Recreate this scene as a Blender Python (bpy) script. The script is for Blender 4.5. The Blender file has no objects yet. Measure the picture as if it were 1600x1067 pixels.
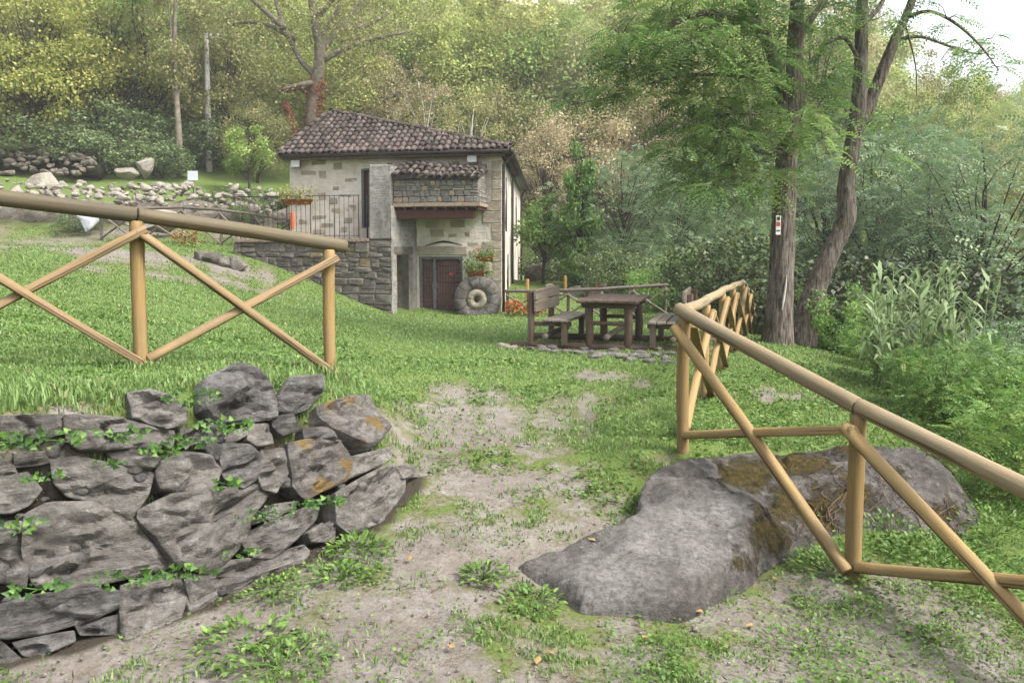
import bpy, bmesh, math, random
import numpy as np
from mathutils import Matrix, Vector

# ------------------------------------------------------------------ camera, sky, sun, exposure
S = bpy.context.scene
COL = S.collection
F, HOR, CX, PITCH = 1230.0, 395.0, 800.0, math.radians(3.2)
CY = HOR + math.tan(PITCH) * F
CAM = Vector((0, 0, 1.75))
cd = bpy.data.cameras.new('camera')
cam = bpy.data.objects.new('camera', cd); COL.objects.link(cam)
cam.location = CAM; cam.rotation_euler = (math.pi/2 - PITCH, 0, 0)
cd.sensor_width = 36; cd.lens = 36 * F / 1600
cd.shift_y = -(533.5 - CY) / 1600
cd.clip_start = 0.05; cd.clip_end = 2000
S.camera = cam

SUN_EL, SUN_AZ = math.radians(52), math.radians(116)      # azimuth clockwise from +Y: to the right, where the sky is brightest
w = bpy.data.worlds.new('World'); S.world = w; w.use_nodes = True
nt = w.node_tree; nt.nodes.clear()
sky = nt.nodes.new('ShaderNodeTexSky'); sky.sky_type = 'NISHITA'; sky.sun_disc = False
sky.sun_elevation = SUN_EL; sky.sun_rotation = SUN_AZ
sky.air_density = 1.0; sky.dust_density = 5.0; sky.ozone_density = 1.0
hs = nt.nodes.new('ShaderNodeHueSaturation'); hs.inputs['Saturation'].default_value = 0.42
bg = nt.nodes.new('ShaderNodeBackground'); bg.inputs['Strength'].default_value = 0.12
wo = nt.nodes.new('ShaderNodeOutputWorld')
nt.links.new(sky.outputs[0], hs.inputs['Color']); nt.links.new(hs.outputs[0], bg.inputs['Color'])
nt.links.new(bg.outputs[0], wo.inputs['Surface'])
sl = bpy.data.lights.new('sun', 'SUN'); sl.energy = 1.5; sl.angle = math.radians(14); sl.color = (1, 0.97, 0.92)
sun = bpy.data.objects.new('sun', sl); COL.objects.link(sun)
sd = Vector((math.sin(SUN_AZ)*math.cos(SUN_EL), math.cos(SUN_AZ)*math.cos(SUN_EL), math.sin(SUN_EL)))
sun.rotation_euler = sd.to_track_quat('Z', 'Y').to_euler()
sun.location = (20, -30, 40)
S.view_settings.view_transform = 'Standard'; S.view_settings.look = 'None'
S.view_settings.gamma = 1; S.view_settings.use_curve_mapping = False
S.view_settings.exposure = 1.9
S.render.engine = 'CYCLES'
cy = S.cycles
cy.max_bounces = 5; cy.diffuse_bounces = 3; cy.glossy_bounces = 2; cy.transmission_bounces = 3; cy.volume_bounces = 0
cy.use_denoising = True; cy.use_adaptive_sampling = True; cy.adaptive_threshold = 0.02
cy.caustics_reflective = False; cy.caustics_refractive = False

# ------------------------------------------------------------------ numeric helpers
R = random.Random(7)
G = np.random.default_rng(11)
cp, sp = math.cos(PITCH), math.sin(PITCH)
def ray(px, py):
    a = (px - CX) / F; b = (CY - py) / F
    d = Vector((a, cp + b*sp, -sp + b*cp))
    return d / d.y
def at(px, py, Y): return CAM + ray(px, py) * Y
def proj(P):
    P = np.asarray(P, float) - np.array(CAM)
    f = P[..., 1]*cp - P[..., 2]*sp; u = P[..., 1]*sp + P[..., 2]*cp
    return CX + F*P[..., 0]/f, CY - F*u/f
def _h(ix, iy, iz, s):
    n = (ix*374761393 + iy*668265263 + iz*1440662683 + s*1274126177) & 0xffffffff
    n = ((n ^ (n >> 13)) * 1274126177) & 0xffffffff
    n = n ^ (n >> 16)
    return (n & 0xffffff) / float(0xffffff)
def vnoise(p, seed=0):
    p = np.asarray(p, float); i = np.floor(p).astype(np.int64); f = p - i; f = f*f*(3-2*f)
    x, y, z = i[..., 0], i[..., 1], i[..., 2]; fx, fy, fz = f[..., 0], f[..., 1], f[..., 2]
    r = 0
    for dx in (0, 1):
        for dy in (0, 1):
            for dz in (0, 1):
                wgt = (fx if dx else 1-fx)*(fy if dy else 1-fy)*(fz if dz else 1-fz)
                r = r + wgt*_h(x+dx, y+dy, z+dz, seed)
    return r*2 - 1
def fbm(p, o=4, seed=0):
    p = np.asarray(p, float); a = 1; s = 0; t = 0
    for k in range(o):
        s = s + a*vnoise(p, seed+k*17); t += a; a *= .5; p = p*2.03 + 3.1
    return s/t
def n2(x, y, sc, o=3, seed=0): return fbm(np.stack([(x*.8-y*.6)*sc, (x*.6+y*.8)*sc, np.zeros_like(x)], -1), o, seed)
def n2d(x, y, sc, o=3, seed=0): return .6*n2(x, y, sc, o, seed)+.6*fbm(np.stack([(x*.34+y*.94)*sc*1.13, (x*.94-y*.34)*sc*1.13, np.ones_like(x)*7.3], -1), o, seed+50)
def sstep(a, b, x): t = np.clip((x-a)/(b-a), 0, 1); return t*t*(3-2*t)

# ------------------------------------------------------------------ mesh helpers
WM = {}
def place(o, M, parent=None):
    M = M if M is not None else Matrix()
    WM[o.name] = M.copy()
    if parent is not None:
        o.parent = parent; o.matrix_basis = WM[parent.name].inverted() @ M
    else: o.matrix_basis = M
    return o
def tag(o, label=None, cat=None, group=None, kind=None):
    if label: o['label'] = label
    if cat: o['category'] = cat
    if group: o['group'] = group
    if kind: o['kind'] = kind
    return o
def obj(name, me, mat=None, parent=None, M=None, **k):
    o = bpy.data.objects.new(name, me); COL.objects.link(o)
    if mat is not None and len(me.materials) == 0: me.materials.append(mat)
    place(o, M, parent); tag(o, **k); return o
def thing(name, loc, label, cat, group=None, M=None):
    o = bpy.data.objects.new(name, None); COL.objects.link(o); o.empty_display_size = .2
    place(o, M if M is not None else Matrix.Translation(loc)); tag(o, label, cat, group); return o
def mesh_np(name, V, quads=None, tris=None, tone=None, smooth=False):
    V = np.asarray(V, np.float32).reshape(-1, 3)
    q = np.asarray(quads if quads is not None else np.zeros((0, 4)), np.int32).reshape(-1, 4)
    t = np.asarray(tris if tris is not None else np.zeros((0, 3)), np.int32).reshape(-1, 3)
    me = bpy.data.meshes.new(name)
    me.vertices.add(len(V)); me.vertices.foreach_set('co', V.ravel())
    me.loops.add(len(q)*4 + len(t)*3)
    me.loops.foreach_set('vertex_index', np.concatenate([q.ravel(), t.ravel()]))
    me.polygons.add(len(q)+len(t))
    me.polygons.foreach_set('loop_start', np.concatenate([np.arange(len(q))*4, len(q)*4+np.arange(len(t))*3]).astype(np.int32))
    if tone is not None:
        a = me.attributes.new('tone', 'FLOAT', 'FACE'); a.data.foreach_set('value', np.asarray(tone, np.float32))
    me.update(calc_edges=True)
    if smooth: me.shade_smooth()
    return me
class MB:
    def __init__(s): s.V = []; s.Q = []; s.T = []; s.TQ = []; s.n = 0
    def add(s, V, Q=None, T=None, tone=None):
        V = np.asarray(V, float).reshape(-1, 3)
        if Q is not None and len(Q):
            Q = np.asarray(Q, np.int64).reshape(-1, 4); s.Q.append(Q + s.n)
            s.TQ.append(np.full(len(Q), .5) if tone is None else np.broadcast_to(tone, (len(Q),)))
        if T is not None and len(T): s.T.append(np.asarray(T, np.int64).reshape(-1, 3) + s.n)
        s.V.append(V); s.n += len(V)
    def tube(s, P, Rr, sides=8, cap=True, tone=None, rough=0, seed=0, sub=1, furrow=0):
        P = np.asarray(P, float); Rr = np.asarray(Rr, float)
        if sub > 1 and len(P) > 2:
            Q = np.vstack([2*P[0]-P[1], P, 2*P[-1]-P[-2]]); out = []; ro = []
            for i in range(len(P)-1):
                for k in range(sub):
                    t = k/sub; a, b, c, d = Q[i:i+4]
                    out.append(.5*((2*b)+(-a+c)*t+(2*a-5*b+4*c-d)*t*t+(-a+3*b-3*c+d)*t**3)); ro.append(Rr[i]*(1-t)+Rr[i+1]*t)
            out.append(P[-1]); ro.append(Rr[-1]); P = np.array(out); Rr = np.array(ro)
        T = np.gradient(P, axis=0); T /= np.linalg.norm(T, axis=1)[:, None] + 1e-9
        ref = np.array([1., 0, 0]) if abs(T[0][0]) < .8 else np.array([0, 1., 0])
        U = np.zeros_like(P); u = ref
        for i in range(len(P)):
            u = u - T[i]*np.dot(u, T[i]); u /= np.linalg.norm(u); U[i] = u
        W = np.cross(T, U); th = np.arange(sides)*2*math.pi/sides
        dirs = U[:, None]*np.cos(th)[None, :, None] + W[:, None]*np.sin(th)[None, :, None]
        rr = Rr[:, None]*np.ones(sides)[None]
        if rough:
            q = P[:, None] + dirs*Rr[:, None, None]
            rr = rr*(1+rough*fbm(q*2.2, 3, seed))
            if furrow: rr = rr*(1+furrow*fbm(q*np.array([16, 16, 1.6]), 3, seed+5))
        V = P[:, None] + dirs*rr[..., None]
        n = len(P); i = np.arange(n-1)[:, None]*sides; j = np.arange(sides)[None]; j2 = (j+1) % sides
        Q = np.stack([i+j, i+j2, i+sides+j2, i+sides+j], -1).reshape(-1, 4)
        V = V.reshape(-1, 3); TT = []
        if cap:
            c0 = len(V); V = np.vstack([V, P[0], P[-1]])
            for k in range(sides):
                TT.append((c0, (k+1) % sides, k)); TT.append((c0+1, (n-1)*sides+k, (n-1)*sides+(k+1) % sides))
        s.add(V, Q, TT, tone)
    def box(s, lo, hi, M=None):
        x0, y0, z0 = lo; x1, y1, z1 = hi
        V = np.array([(x0,y0,z0),(x1,y0,z0),(x1,y1,z0),(x0,y1,z0),(x0,y0,z1),(x1,y0,z1),(x1,y1,z1),(x0,y1,z1)], float)
        if M is not None: V = np.array([tuple(M @ Vector(v)) for v in V])
        s.add(V, [(0,3,2,1),(4,5,6,7),(0,1,5,4),(1,2,6,5),(2,3,7,6),(3,0,4,7)])
    def mesh(s, name, smooth=False):
        V = np.vstack(s.V); Q = np.vstack(s.Q) if s.Q else None; T = np.vstack(s.T) if s.T else None
        nq = len(Q) if Q is not None else 0; ntq = len(T) if T is not None else 0
        tone = np.concatenate(s.TQ + [np.full(ntq, .5)]) if s.TQ else np.full(ntq, .5)
        return mesh_np(name, V, Q, T, tone, smooth)
def bevel_box(name, size, bev=.006, jit=0, seed=0):
    bm = bmesh.new(); bmesh.ops.create_cube(bm, size=1)
    rr = random.Random(seed)
    for v in bm.verts: v.co = Vector((v.co.x*size[0], v.co.y*size[1], v.co.z*size[2]))
    if jit:
        for v in bm.verts: v.co += Vector((rr.uniform(-1, 1), rr.uniform(-1, 1), rr.uniform(-1, 1)))*jit
    if bev: bmesh.ops.bevel(bm, geom=bm.edges[:], offset=bev, segments=1, affect='EDGES')
    me = bpy.data.meshes.new(name); bm.to_mesh(me); bm.free(); return me
_ico = {}
def ico(sub):
    if sub not in _ico:
        bm = bmesh.new(); bmesh.ops.create_icosphere(bm, subdivisions=sub, radius=1)
        _ico[sub] = (np.array([v.co[:] for v in bm.verts]), np.array([[v.index for v in f.verts] for f in bm.faces])); bm.free()
    return _ico[sub]
def rock_mesh(name, size, seed, sub=3, cuts=9, rough=.12, dd=(.5, .85)):
    V, T = ico(sub); V = V.copy(); g = np.random.default_rng(seed)
    for k in range(cuts):
        n = g.normal(size=3); n /= np.linalg.norm(n); d = g.uniform(*dd)
        V -= np.maximum(0, V@n-d)[:, None]*n
    V *= 1 + rough*fbm(V*1.6+seed, 4, seed)[:, None]
    V *= 1 + .05*fbm(V*6+seed, 3, seed+3)[:, None]
    return mesh_np(name, V*np.array(size), None, T, None, sub >= 3 and rough < .1)
def zrot(a): return Matrix.Rotation(a, 4, 'Z')
def frame(o, X, Y, Z):
    return Matrix(((X[0], Y[0], Z[0], o[0]), (X[1], Y[1], Z[1], o[1]), (X[2], Y[2], Z[2], o[2]), (0, 0, 0, 1)))
def pole(name, p0, p1, r0, mat, parent, r1=None, seed=0, sides=14, flat=0):
    p0 = Vector(p0); p1 = Vector(p1); r1 = r0 if r1 is None else r1; L = (p1-p0).length
    ts = np.array([0, .006/L, .08, .2, .35, .5, .65, .8, .92, 1-.006/L, 1]); m = MB()
    rr = (r0*(1-ts)+r1*ts)*np.array([.9, 1, 1, 1, 1, 1, 1, 1, 1, 1, .9])
    P = np.stack([.006*np.sin(ts*5+seed), .006*np.sin(ts*4+seed*2), ts*L], -1)
    m.tube(P, rr, sides, True, rough=.05, seed=seed)
    if flat: m.V[-1][:, 1] = np.clip(m.V[-1][:, 1], -r0*flat, r0)
    q = (p1-p0).to_track_quat('Z', 'Y')
    me = m.mesh(name, False)
    me.shade_smooth()
    return obj(name, me, mat, parent, Matrix.Translation(p0) @ q.to_matrix().to_4x4())

# ------------------------------------------------------------------ materials
class Mt:
    def __init__(s, name):
        s.m = bpy.data.materials.new(name); s.m.use_nodes = True; s.t = s.m.node_tree; s.t.nodes.clear()
        s.o = s.t.nodes.new('ShaderNodeOutputMaterial')
    def n(s, typ, **k):
        x = s.t.nodes.new('ShaderNode'+typ)
        for a, v in k.items(): setattr(x, a, v)
        return x
    def put(s, sock, v):
        if hasattr(v, 'is_output') or isinstance(v, bpy.types.NodeSocket): s.t.links.new(v, sock)
        elif isinstance(v, tuple) and len(v) == 3 and sock.type == 'RGBA': sock.default_value = v+(1,)
        else: sock.default_value = v
    def coord(s, which='Object', scale=(1, 1, 1)):
        c = s.n('TexCoord').outputs[which]; mp = s.n('Mapping'); mp.inputs['Scale'].default_value = scale
        s.put(mp.inputs['Vector'], c); return mp.outputs[0]
    def noise(s, vec, scale, detail=4, rough=.6, dist=0):
        x = s.n('TexNoise'); s.put(x.inputs['Vector'], vec); x.inputs['Scale'].default_value = scale
        x.inputs['Detail'].default_value = detail; x.inputs['Roughness'].default_value = rough; x.inputs['Distortion'].default_value = dist
        return x.outputs['Fac']
    def ramp(s, fac, stops):
        x = s.n('ValToRGB'); s.put(x.inputs[0], fac); e = x.color_ramp.elements
        while len(e) < len(stops): e.new(.5)
        for k, (p, c) in enumerate(stops): e[k].position = p; e[k].color = (c+(1,)) if isinstance(c, tuple) else (c, c, c, 1)
        return x.outputs[0]
    def mix(s, fac, a, b, blend='MIX'):
        x = s.n('Mix', data_type='RGBA', blend_type=blend); s.put(x.inputs[0], fac); s.put(x.inputs[6], a); s.put(x.inputs[7], b)
        return x.outputs[2]
    def math(s, op, a, b=0.0, clamp=False):
        x = s.n('Math', operation=op, use_clamp=clamp); s.put(x.inputs[0], a); s.put(x.inputs[1], b); return x.outputs[0]
    def bump(s, h, strength=.4, dist=.02, normal=None):
        x = s.n('Bump'); x.inputs['Strength'].default_value = strength; x.inputs['Distance'].default_value = dist; s.put(x.inputs['Height'], h)
        if normal is not None: s.put(x.inputs['Normal'], normal)
        return x.outputs[0]
    def pbr(s, col, rough=.8, spec=.25, normal=None, metal=0):
        x = s.n('BsdfPrincipled'); s.put(x.inputs['Base Color'], col); s.put(x.inputs['Roughness'], rough)
        x.inputs['Specular IOR Level'].default_value = spec; x.inputs['Metallic'].default_value = metal
        if normal is not None: s.put(x.inputs['Normal'], normal)
        s.t.links.new(x.outputs[0], s.o.inputs['Surface']); return s.m
    def rnd(s): return s.n('ObjectInfo').outputs['Random']
    def attr(s, name): return s.n('Attribute', attribute_name=name).outputs['Fac']
def hsv_rand(m, col, amt=.3):
    v = m.math('MULTIPLY_ADD', m.rnd(), amt); v.node.inputs[2].default_value = 1-amt/2
    x = m.n('HueSaturation'); m.put(x.inputs['Color'], col); m.put(x.inputs['Value'], v); return x.outputs[0]
def leaf_mat(name, stops, trans=.35, rnd=.25):
    stops = [(q_, tuple(v_*.8 for v_ in c_)) for q_, c_ in stops]
    m = Mt(name); t = m.attr('tone'); c = m.ramp(t, stops); c = hsv_rand(m, c, rnd)
    p = m.n('BsdfPrincipled'); m.put(p.inputs['Base Color'], c); p.inputs['Roughness'].default_value = .5; p.inputs['Specular IOR Level'].default_value = .3
    tr = m.n('BsdfTranslucent'); m.put(tr.inputs['Color'], c)
    mx = m.n('MixShader'); mx.inputs[0].default_value = trans
    m.t.links.new(p.outputs[0], mx.inputs[1]); m.t.links.new(tr.outputs[0], mx.inputs[2]); m.t.links.new(mx.outputs[0], m.o.inputs['Surface'])
    return m.m
def stone_mat(name, base, dark, light, sc=3.0, lichen=0, moss=0, spots=.5, strata=3.0, rnd=.35, K=1.0):
    base, dark, light = (tuple(v_*K for v_ in c_) for c_ in (base, dark, light))
    m = Mt(name); v = m.coord('Object'); v2 = m.coord('Object', (1, 1, strata))
    a = m.noise(v2, sc, 8, .65, .6); b = m.noise(v, sc*5, 6, .7); c = m.noise(v, sc*.6, 3)
    col = m.ramp(a, [(.3, dark), (.5, base), (.7, light)])
    col = m.mix(m.ramp(b, [(.35, .6), (.6, 0.0)]), col, dark)
    if spots: col = m.mix(m.ramp(m.noise(v, sc*4+3, 2, .4), [(.68, 0.0), (.75, spots)]), col, (.34, .34, .32))
    if lichen: col = m.mix(m.ramp(m.noise(v, 4.5, 4, .6), [(.55, 0.0), (.63, lichen)]), col, (.22, .14, .035))
    if moss:
        mf = m.ramp(m.noise(v, 2.6, 6, .65), [(.44, 0.0), (.56, moss)]); mc = m.ramp(b, [(.3, (.045, .04, .012)), (.7, (.15, .115, .03))])
        col = m.mix(mf, col, mc)
    stk = m.noise(m.coord('Object', (1.2, 1.2, 11)), sc*1.6, 7, .75, .8); col = m.mix(m.ramp(stk, [(.36, .5), (.47, 0.0)]), col, dark); col = m.mix(m.ramp(stk, [(.58, 0.0), (.72, .45)]), col, light)
    col = hsv_rand(m, col, rnd)
    h = m.math('ADD', m.math('MULTIPLY', a, 1.0), m.math('ADD', b, m.math('MULTIPLY', stk, 1.0)))
    nn = m.bump(h, .9, .05); nn = m.bump(m.noise(v, sc*14, 5, .75), .5, .012, nn)
    return m.pbr(col, .92, .15, nn)
def wood_mat(name, a, b, grey=None, gs=1.0, crack=.6, rnd=.25):
    a, b, grey = (tuple(v_*.7 for v_ in c_) if c_ else None for c_ in (a, b, grey))
    m = Mt(name); v = m.coord('Object', (26*gs, 26*gs, 1.3*gs)); v0 = m.coord('Object')
    g = m.noise(v, 1.6, 6, .6, .4); big = m.noise(m.coord('Object', (3, 3, 1.2)), 1.5, 4, .6)
    col = m.mix(m.ramp(g, [(.32, 0.0), (.68, 1.0)]), a, b)
    if grey: col = m.mix(m.ramp(big, [(.4, 0.0), (.65, .75)]), col, grey)
    vo = m.n('TexVoronoi'); m.put(vo.inputs['Vector'], m.coord('Object', (7, 7, 2.3))); vo.inputs['Scale'].default_value = 1.1
    col = m.mix(m.ramp(vo.outputs['Distance'], [(.0, .85), (.16, 0.0)]), col, (.13, .065, .025))
    ck = m.ramp(m.noise(m.coord('Object', (30, 30, .5)), 1, 2, .5), [(.35, crack), (.40, 0.0)])
    col = m.mix(ck, col, (.06, .035, .018)); col = hsv_rand(m, col, rnd)
    return m.pbr(col, .68, .25, m.bump(g, .25, .006))
def plain(name, col, rough=.6, spec=.3, var=.25, sc=12, metal=0, bump=.2, dark=None):
    col = tuple(v_*.7 for v_ in col); m = Mt(name); v = m.coord('Object'); f = m.noise(v, sc, 5, .65)
    d = dark or tuple(x*(1-var*1.6) for x in col); l = tuple(min(1, x*(1+var)) for x in col)
    c = hsv_rand(m, m.ramp(f, [(.3, d), (.7, l)]), var*.6)
    return m.pbr(c, rough, spec, m.bump(f, bump, .01), metal)

M = {}
M['wood_new'] = wood_mat('golden pine pole', (.265, .165, .06), (.40, .275, .115), (.25, .185, .095), crack=.9)
M['wood_brace'] = wood_mat('split pine brace', (.235, .155, .073), (.335, .235, .12), (.195, .15, .088), crack=.9)
M['wood_rail_l'] = wood_mat('greyed pine rail', (.105, .083, .045), (.165, .132, .08), (.10, .092, .064), crack=.85)
M['wood_rail'] = wood_mat('weathered pine rail', (.27, .2, .11), (.37, .29, .172), (.25, .215, .145), crack=.8)
M['wood_old'] = wood_mat('grey weathered pole', (.12, .09, .065), (.22, .18, .14), (.2, .185, .165))
M['wood_pic'] = wood_mat('brown picnic timber', (.085, .05, .033), (.15, .09, .06), (.16, .13, .105))
M['wood_seat'] = wood_mat('grey seat plank', (.2, .155, .115), (.33, .27, .21), (.27, .24, .2))
M['wood_red'] = wood_mat('red brown door plank', (.065, .022, .015), (.11, .04, .026), None)
M['door_red'] = wood_mat('red brown gate plank', (.14, .045, .032), (.21, .075, .05), None)
M['stone'] = stone_mat('grey sandstone', (.205, .19, .17), (.085, .078, .068), (.32, .305, .28), 4.5, strata=2)
M['stone_dk'] = stone_mat('dark weathered sandstone', (.16, .15, .142), (.055, .051, .048), (.29, .28, .265), 5, strata=2)
M['stone_li'] = stone_mat('lichened sandstone', (.175, .16, .145), (.07, .063, .056), (.29, .27, .25), 4.5, lichen=.8, strata=2)
M['stone_boulder'] = stone_mat('mossy outcrop', (.20, .19, .18), (.075, .07, .068), (.34, .325, .31), 2.2, moss=0)
M['stone_pale'] = stone_mat('pale rubble', (.46, .42, .35), (.27, .235, .185), (.6, .57, .5), 2, K=.7)
M['stone_far'] = stone_mat('brown field stone', (.25, .22, .175), (.1, .085, .065), (.38, .35, .3), 2, K=.75)
M['stone_bay'] = stone_mat('grey bay stone', (.29, .28, .25), (.18, .17, .145), (.40, .385, .345), 2.2, spots=0, rnd=.5, K=.72)
M['stone_house'] = stone_mat('cream house stone', (.50, .44, .345), (.36, .30, .21), (.6, .55, .46), 1.5, spots=0, strata=1, rnd=.3, K=.68)
M['stone_terr'] = stone_mat('stained terrace block', (.195, .175, .148), (.075, .068, .06), (.31, .285, .235), 2.6, spots=0, strata=1, rnd=.5, K=.85)
M['pier_stone'] = stone_mat('stained pier render', (.27, .255, .23), (.10, .095, .088), (.36, .345, .315), 1.4, spots=0, strata=.5, rnd=.1)
M['stone_ochre'] = stone_mat('ochre stained block', (.27, .215, .12), (.13, .10, .06), (.36, .33, .26), 2.2, spots=0, strata=1, rnd=.4, K=.8)
M['mill'] = stone_mat('millstone conglomerate', (.24, .22, .195), (.10, .09, .08), (.37, .35, .32), 9, spots=.6, strata=1, K=.85)
M['cliff'] = stone_mat('pale cliff', (.62, .56, .46), (.38, .33, .25), (.74, .7, .62), .25, spots=0, K=.8)
M['tile'] = stone_mat('lichened roof tile', (.20, .155, .135), (.075, .06, .056), (.37, .31, .27), 6, spots=.6, strata=1, rnd=1.0, K=.58)
M['tile_deck'] = plain('dark tile bed', (.06, .05, .045), .9)
M['metal'] = plain('dark brown sheet metal', (.05, .04, .038), .45, .4, .2)
M['iron'] = plain('grey painted iron', (.115, .11, .115), .5, .4, .2)
M['rust_iron'] = plain('dark railing iron', (.06, .05, .045), .6, .3, .3)
M['white'] = plain('white lamp glass', (.8, .8, .77), .35, .4, .05)
M['black'] = plain('black cast housing', (.02, .02, .02), .5, .3)
M['concrete'] = plain('pale concrete', (.55, .53, .5), .85, .2, .2, 6)
M['terracotta'] = plain('orange terracotta', (.45, .13, .05), .7, .2, .2)
M['orange'] = plain('orange plastic', (.85, .2, .07), .5, .4, .08)
M['stake'] = plain('orange tan stake', (.46, .25, .08), .7, .2, .2)
M['brickedge'] = plain('old pale brick', (.38, .29, .22), .9, .1, .3)
M['joint'] = plain('lime mortar', (.29, .26, .21), .95, .1, .25, 9, bump=.5)
M['darkearth'] = plain('dark earth', (.06, .05, .038), .95, .1, .4)
M['sheet'] = plain('bluish white sheet', (.72, .76, .82), .5, .3, .08, 3)
M['sign'] = plain('white enamel', (.75, .75, .72), .4, .4, .08)
M['red'] = plain('red paint', (.5, .03, .02), .5, .4, .1)
M['petal'] = plain('red petal', (.75, .06, .03), .6, .2, .2)
M['pink'] = plain('pale pink petal', (.7, .5, .6), .6, .2, .2)
M['drystem'] = plain('dry brown stem', (.17, .12, .08), .9, .1, .3)
M['bark_pale'] = plain('pale poplar bark', (.6, .57, .5), .85, .1, .25, 4)
M['bark_mid'] = plain('grey brown bark', (.26, .225, .175), .95, .1, .35, 5)
M['bark_dk'] = plain('dark branch bark', (.075, .06, .048), .95, .1, .35, 5)
M['leaf_dead'] = plain('fallen leaf', (.42, .28, .12), .8, .1, .35, 4)

def bark():
    m = Mt('furrowed locust bark'); v = m.coord('Object', (1, 1, .16)); f = m.noise(v, 22, 7, .65, .5); b = m.noise(m.coord('Object'), 2.2, 4)
    c = m.ramp(f, [(.36, (.035, .028, .023)), (.5, (.115, .096, .08)), (.66, (.22, .19, .165))])
    c = m.mix(m.ramp(b, [(.55, 0.0), (.68, .7)]), c, (.06, .052, .02))
    m.pbr(c, .95, .1, m.bump(f, 1.0, .05)); return m.m
M['bark'] = bark()
M['L_yellow'] = leaf_mat('yellow green leaves', [(0, (.19, .225, .05)), (.6, (.35, .385, .085)), (1, (.50, .47, .13))])
M['L_olive'] = leaf_mat('olive leaves', [(0, (.20, .225, .07)), (.6, (.35, .36, .13)), (1, (.48, .43, .20))])
M['L_beige'] = leaf_mat('dry beige leaves', [(0, (.33, .27, .14)), (.6, (.48, .41, .23)), (1, (.58, .49, .31))])
M['L_green'] = leaf_mat('mid green leaves', [(0, (.125, .21, .045)), (.6, (.25, .365, .08)), (1, (.39, .48, .12))])
M['L_blue'] = leaf_mat('blue green locust leaves', [(0, (.115, .19, .09)), (.6, (.21, .31, .155)), (1, (.32, .41, .21))])
M['L_locust'] = leaf_mat('locust leaflets', [(0, (.085, .17, .045)), (.6, (.20, .335, .09)), (1, (.34, .46, .14))], .45)
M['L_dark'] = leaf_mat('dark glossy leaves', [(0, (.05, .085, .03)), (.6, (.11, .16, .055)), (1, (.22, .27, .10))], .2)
M['L_shadow'] = leaf_mat('hollow shade leaves', [(0, (.02, .034, .012)), (.6, (.045, .065, .025)), (1, (.10, .13, .05))], .15)  # near-black green: the shade of the hollow put into the leaf colour
M['L_ivy'] = leaf_mat('ivy leaves', [(0, (.02, .06, .012)), (.55, (.07, .16, .03)), (1, (.19, .33, .06))], .3)
M['L_russet'] = leaf_mat('russet dead ivy', [(0, (.20, .07, .03)), (1, (.46, .2, .1))], .2)
M['L_bush'] = leaf_mat('fresh bush leaves', [(0, (.08, .17, .03)), (.6, (.19, .34, .075)), (1, (.36, .48, .13))], .4)
M['L_bramble'] = leaf_mat('bramble leaves', [(0, (.085, .13, .045)), (.6, (.165, .23, .09)), (1, (.28, .33, .16))], .25)
M['L_reed'] = leaf_mat('reed leaves', [(0, (.15, .24, .09)), (1, (.36, .46, .22))], .3)
M['grass'] = leaf_mat('grass', [(0, (.13, .19, .055)), (.5, (.205, .325, .095)), (.85, (.30, .43, .15)), (1, (.45, .41, .24))], .4, 0)
M['weed'] = leaf_mat('weeds', [(0, (.06, .12, .025)), (.6, (.13, .235, .045)), (1, (.24, .36, .08))], .3, 0)
def woodmix():
    m = Mt('mixed hillside leaves'); r = m.rnd(); t = m.attr('tone')
    base = m.ramp(r, [(0, (.26, .34, .11)), (.2, (.335, .39, .145)), (.36, (.43, .46, .14)), (.52, (.37, .37, .18)), (.64, (.46, .42, .235)), (.78, (.21, .305, .09)), (1, (.42, .465, .155))])
    x = m.n('HueSaturation'); m.put(x.inputs['Color'], base)
    vv = m.math('MULTIPLY_ADD', t, .9); vv.node.inputs[2].default_value = .6; m.put(x.inputs['Value'], vv)
    p = m.n('BsdfDiffuse'); m.put(p.inputs['Color'], x.outputs[0]); tr = m.n('BsdfTranslucent'); m.put(tr.inputs['Color'], x.outputs[0])
    mx = m.n('MixShader'); mx.inputs[0].default_value = .35
    m.t.links.new(p.outputs[0], mx.inputs[1]); m.t.links.new(tr.outputs[0], mx.inputs[2]); m.t.links.new(mx.outputs[0], m.o.inputs['Surface'])
    return m.m
M['woodmix'] = woodmix()

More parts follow.
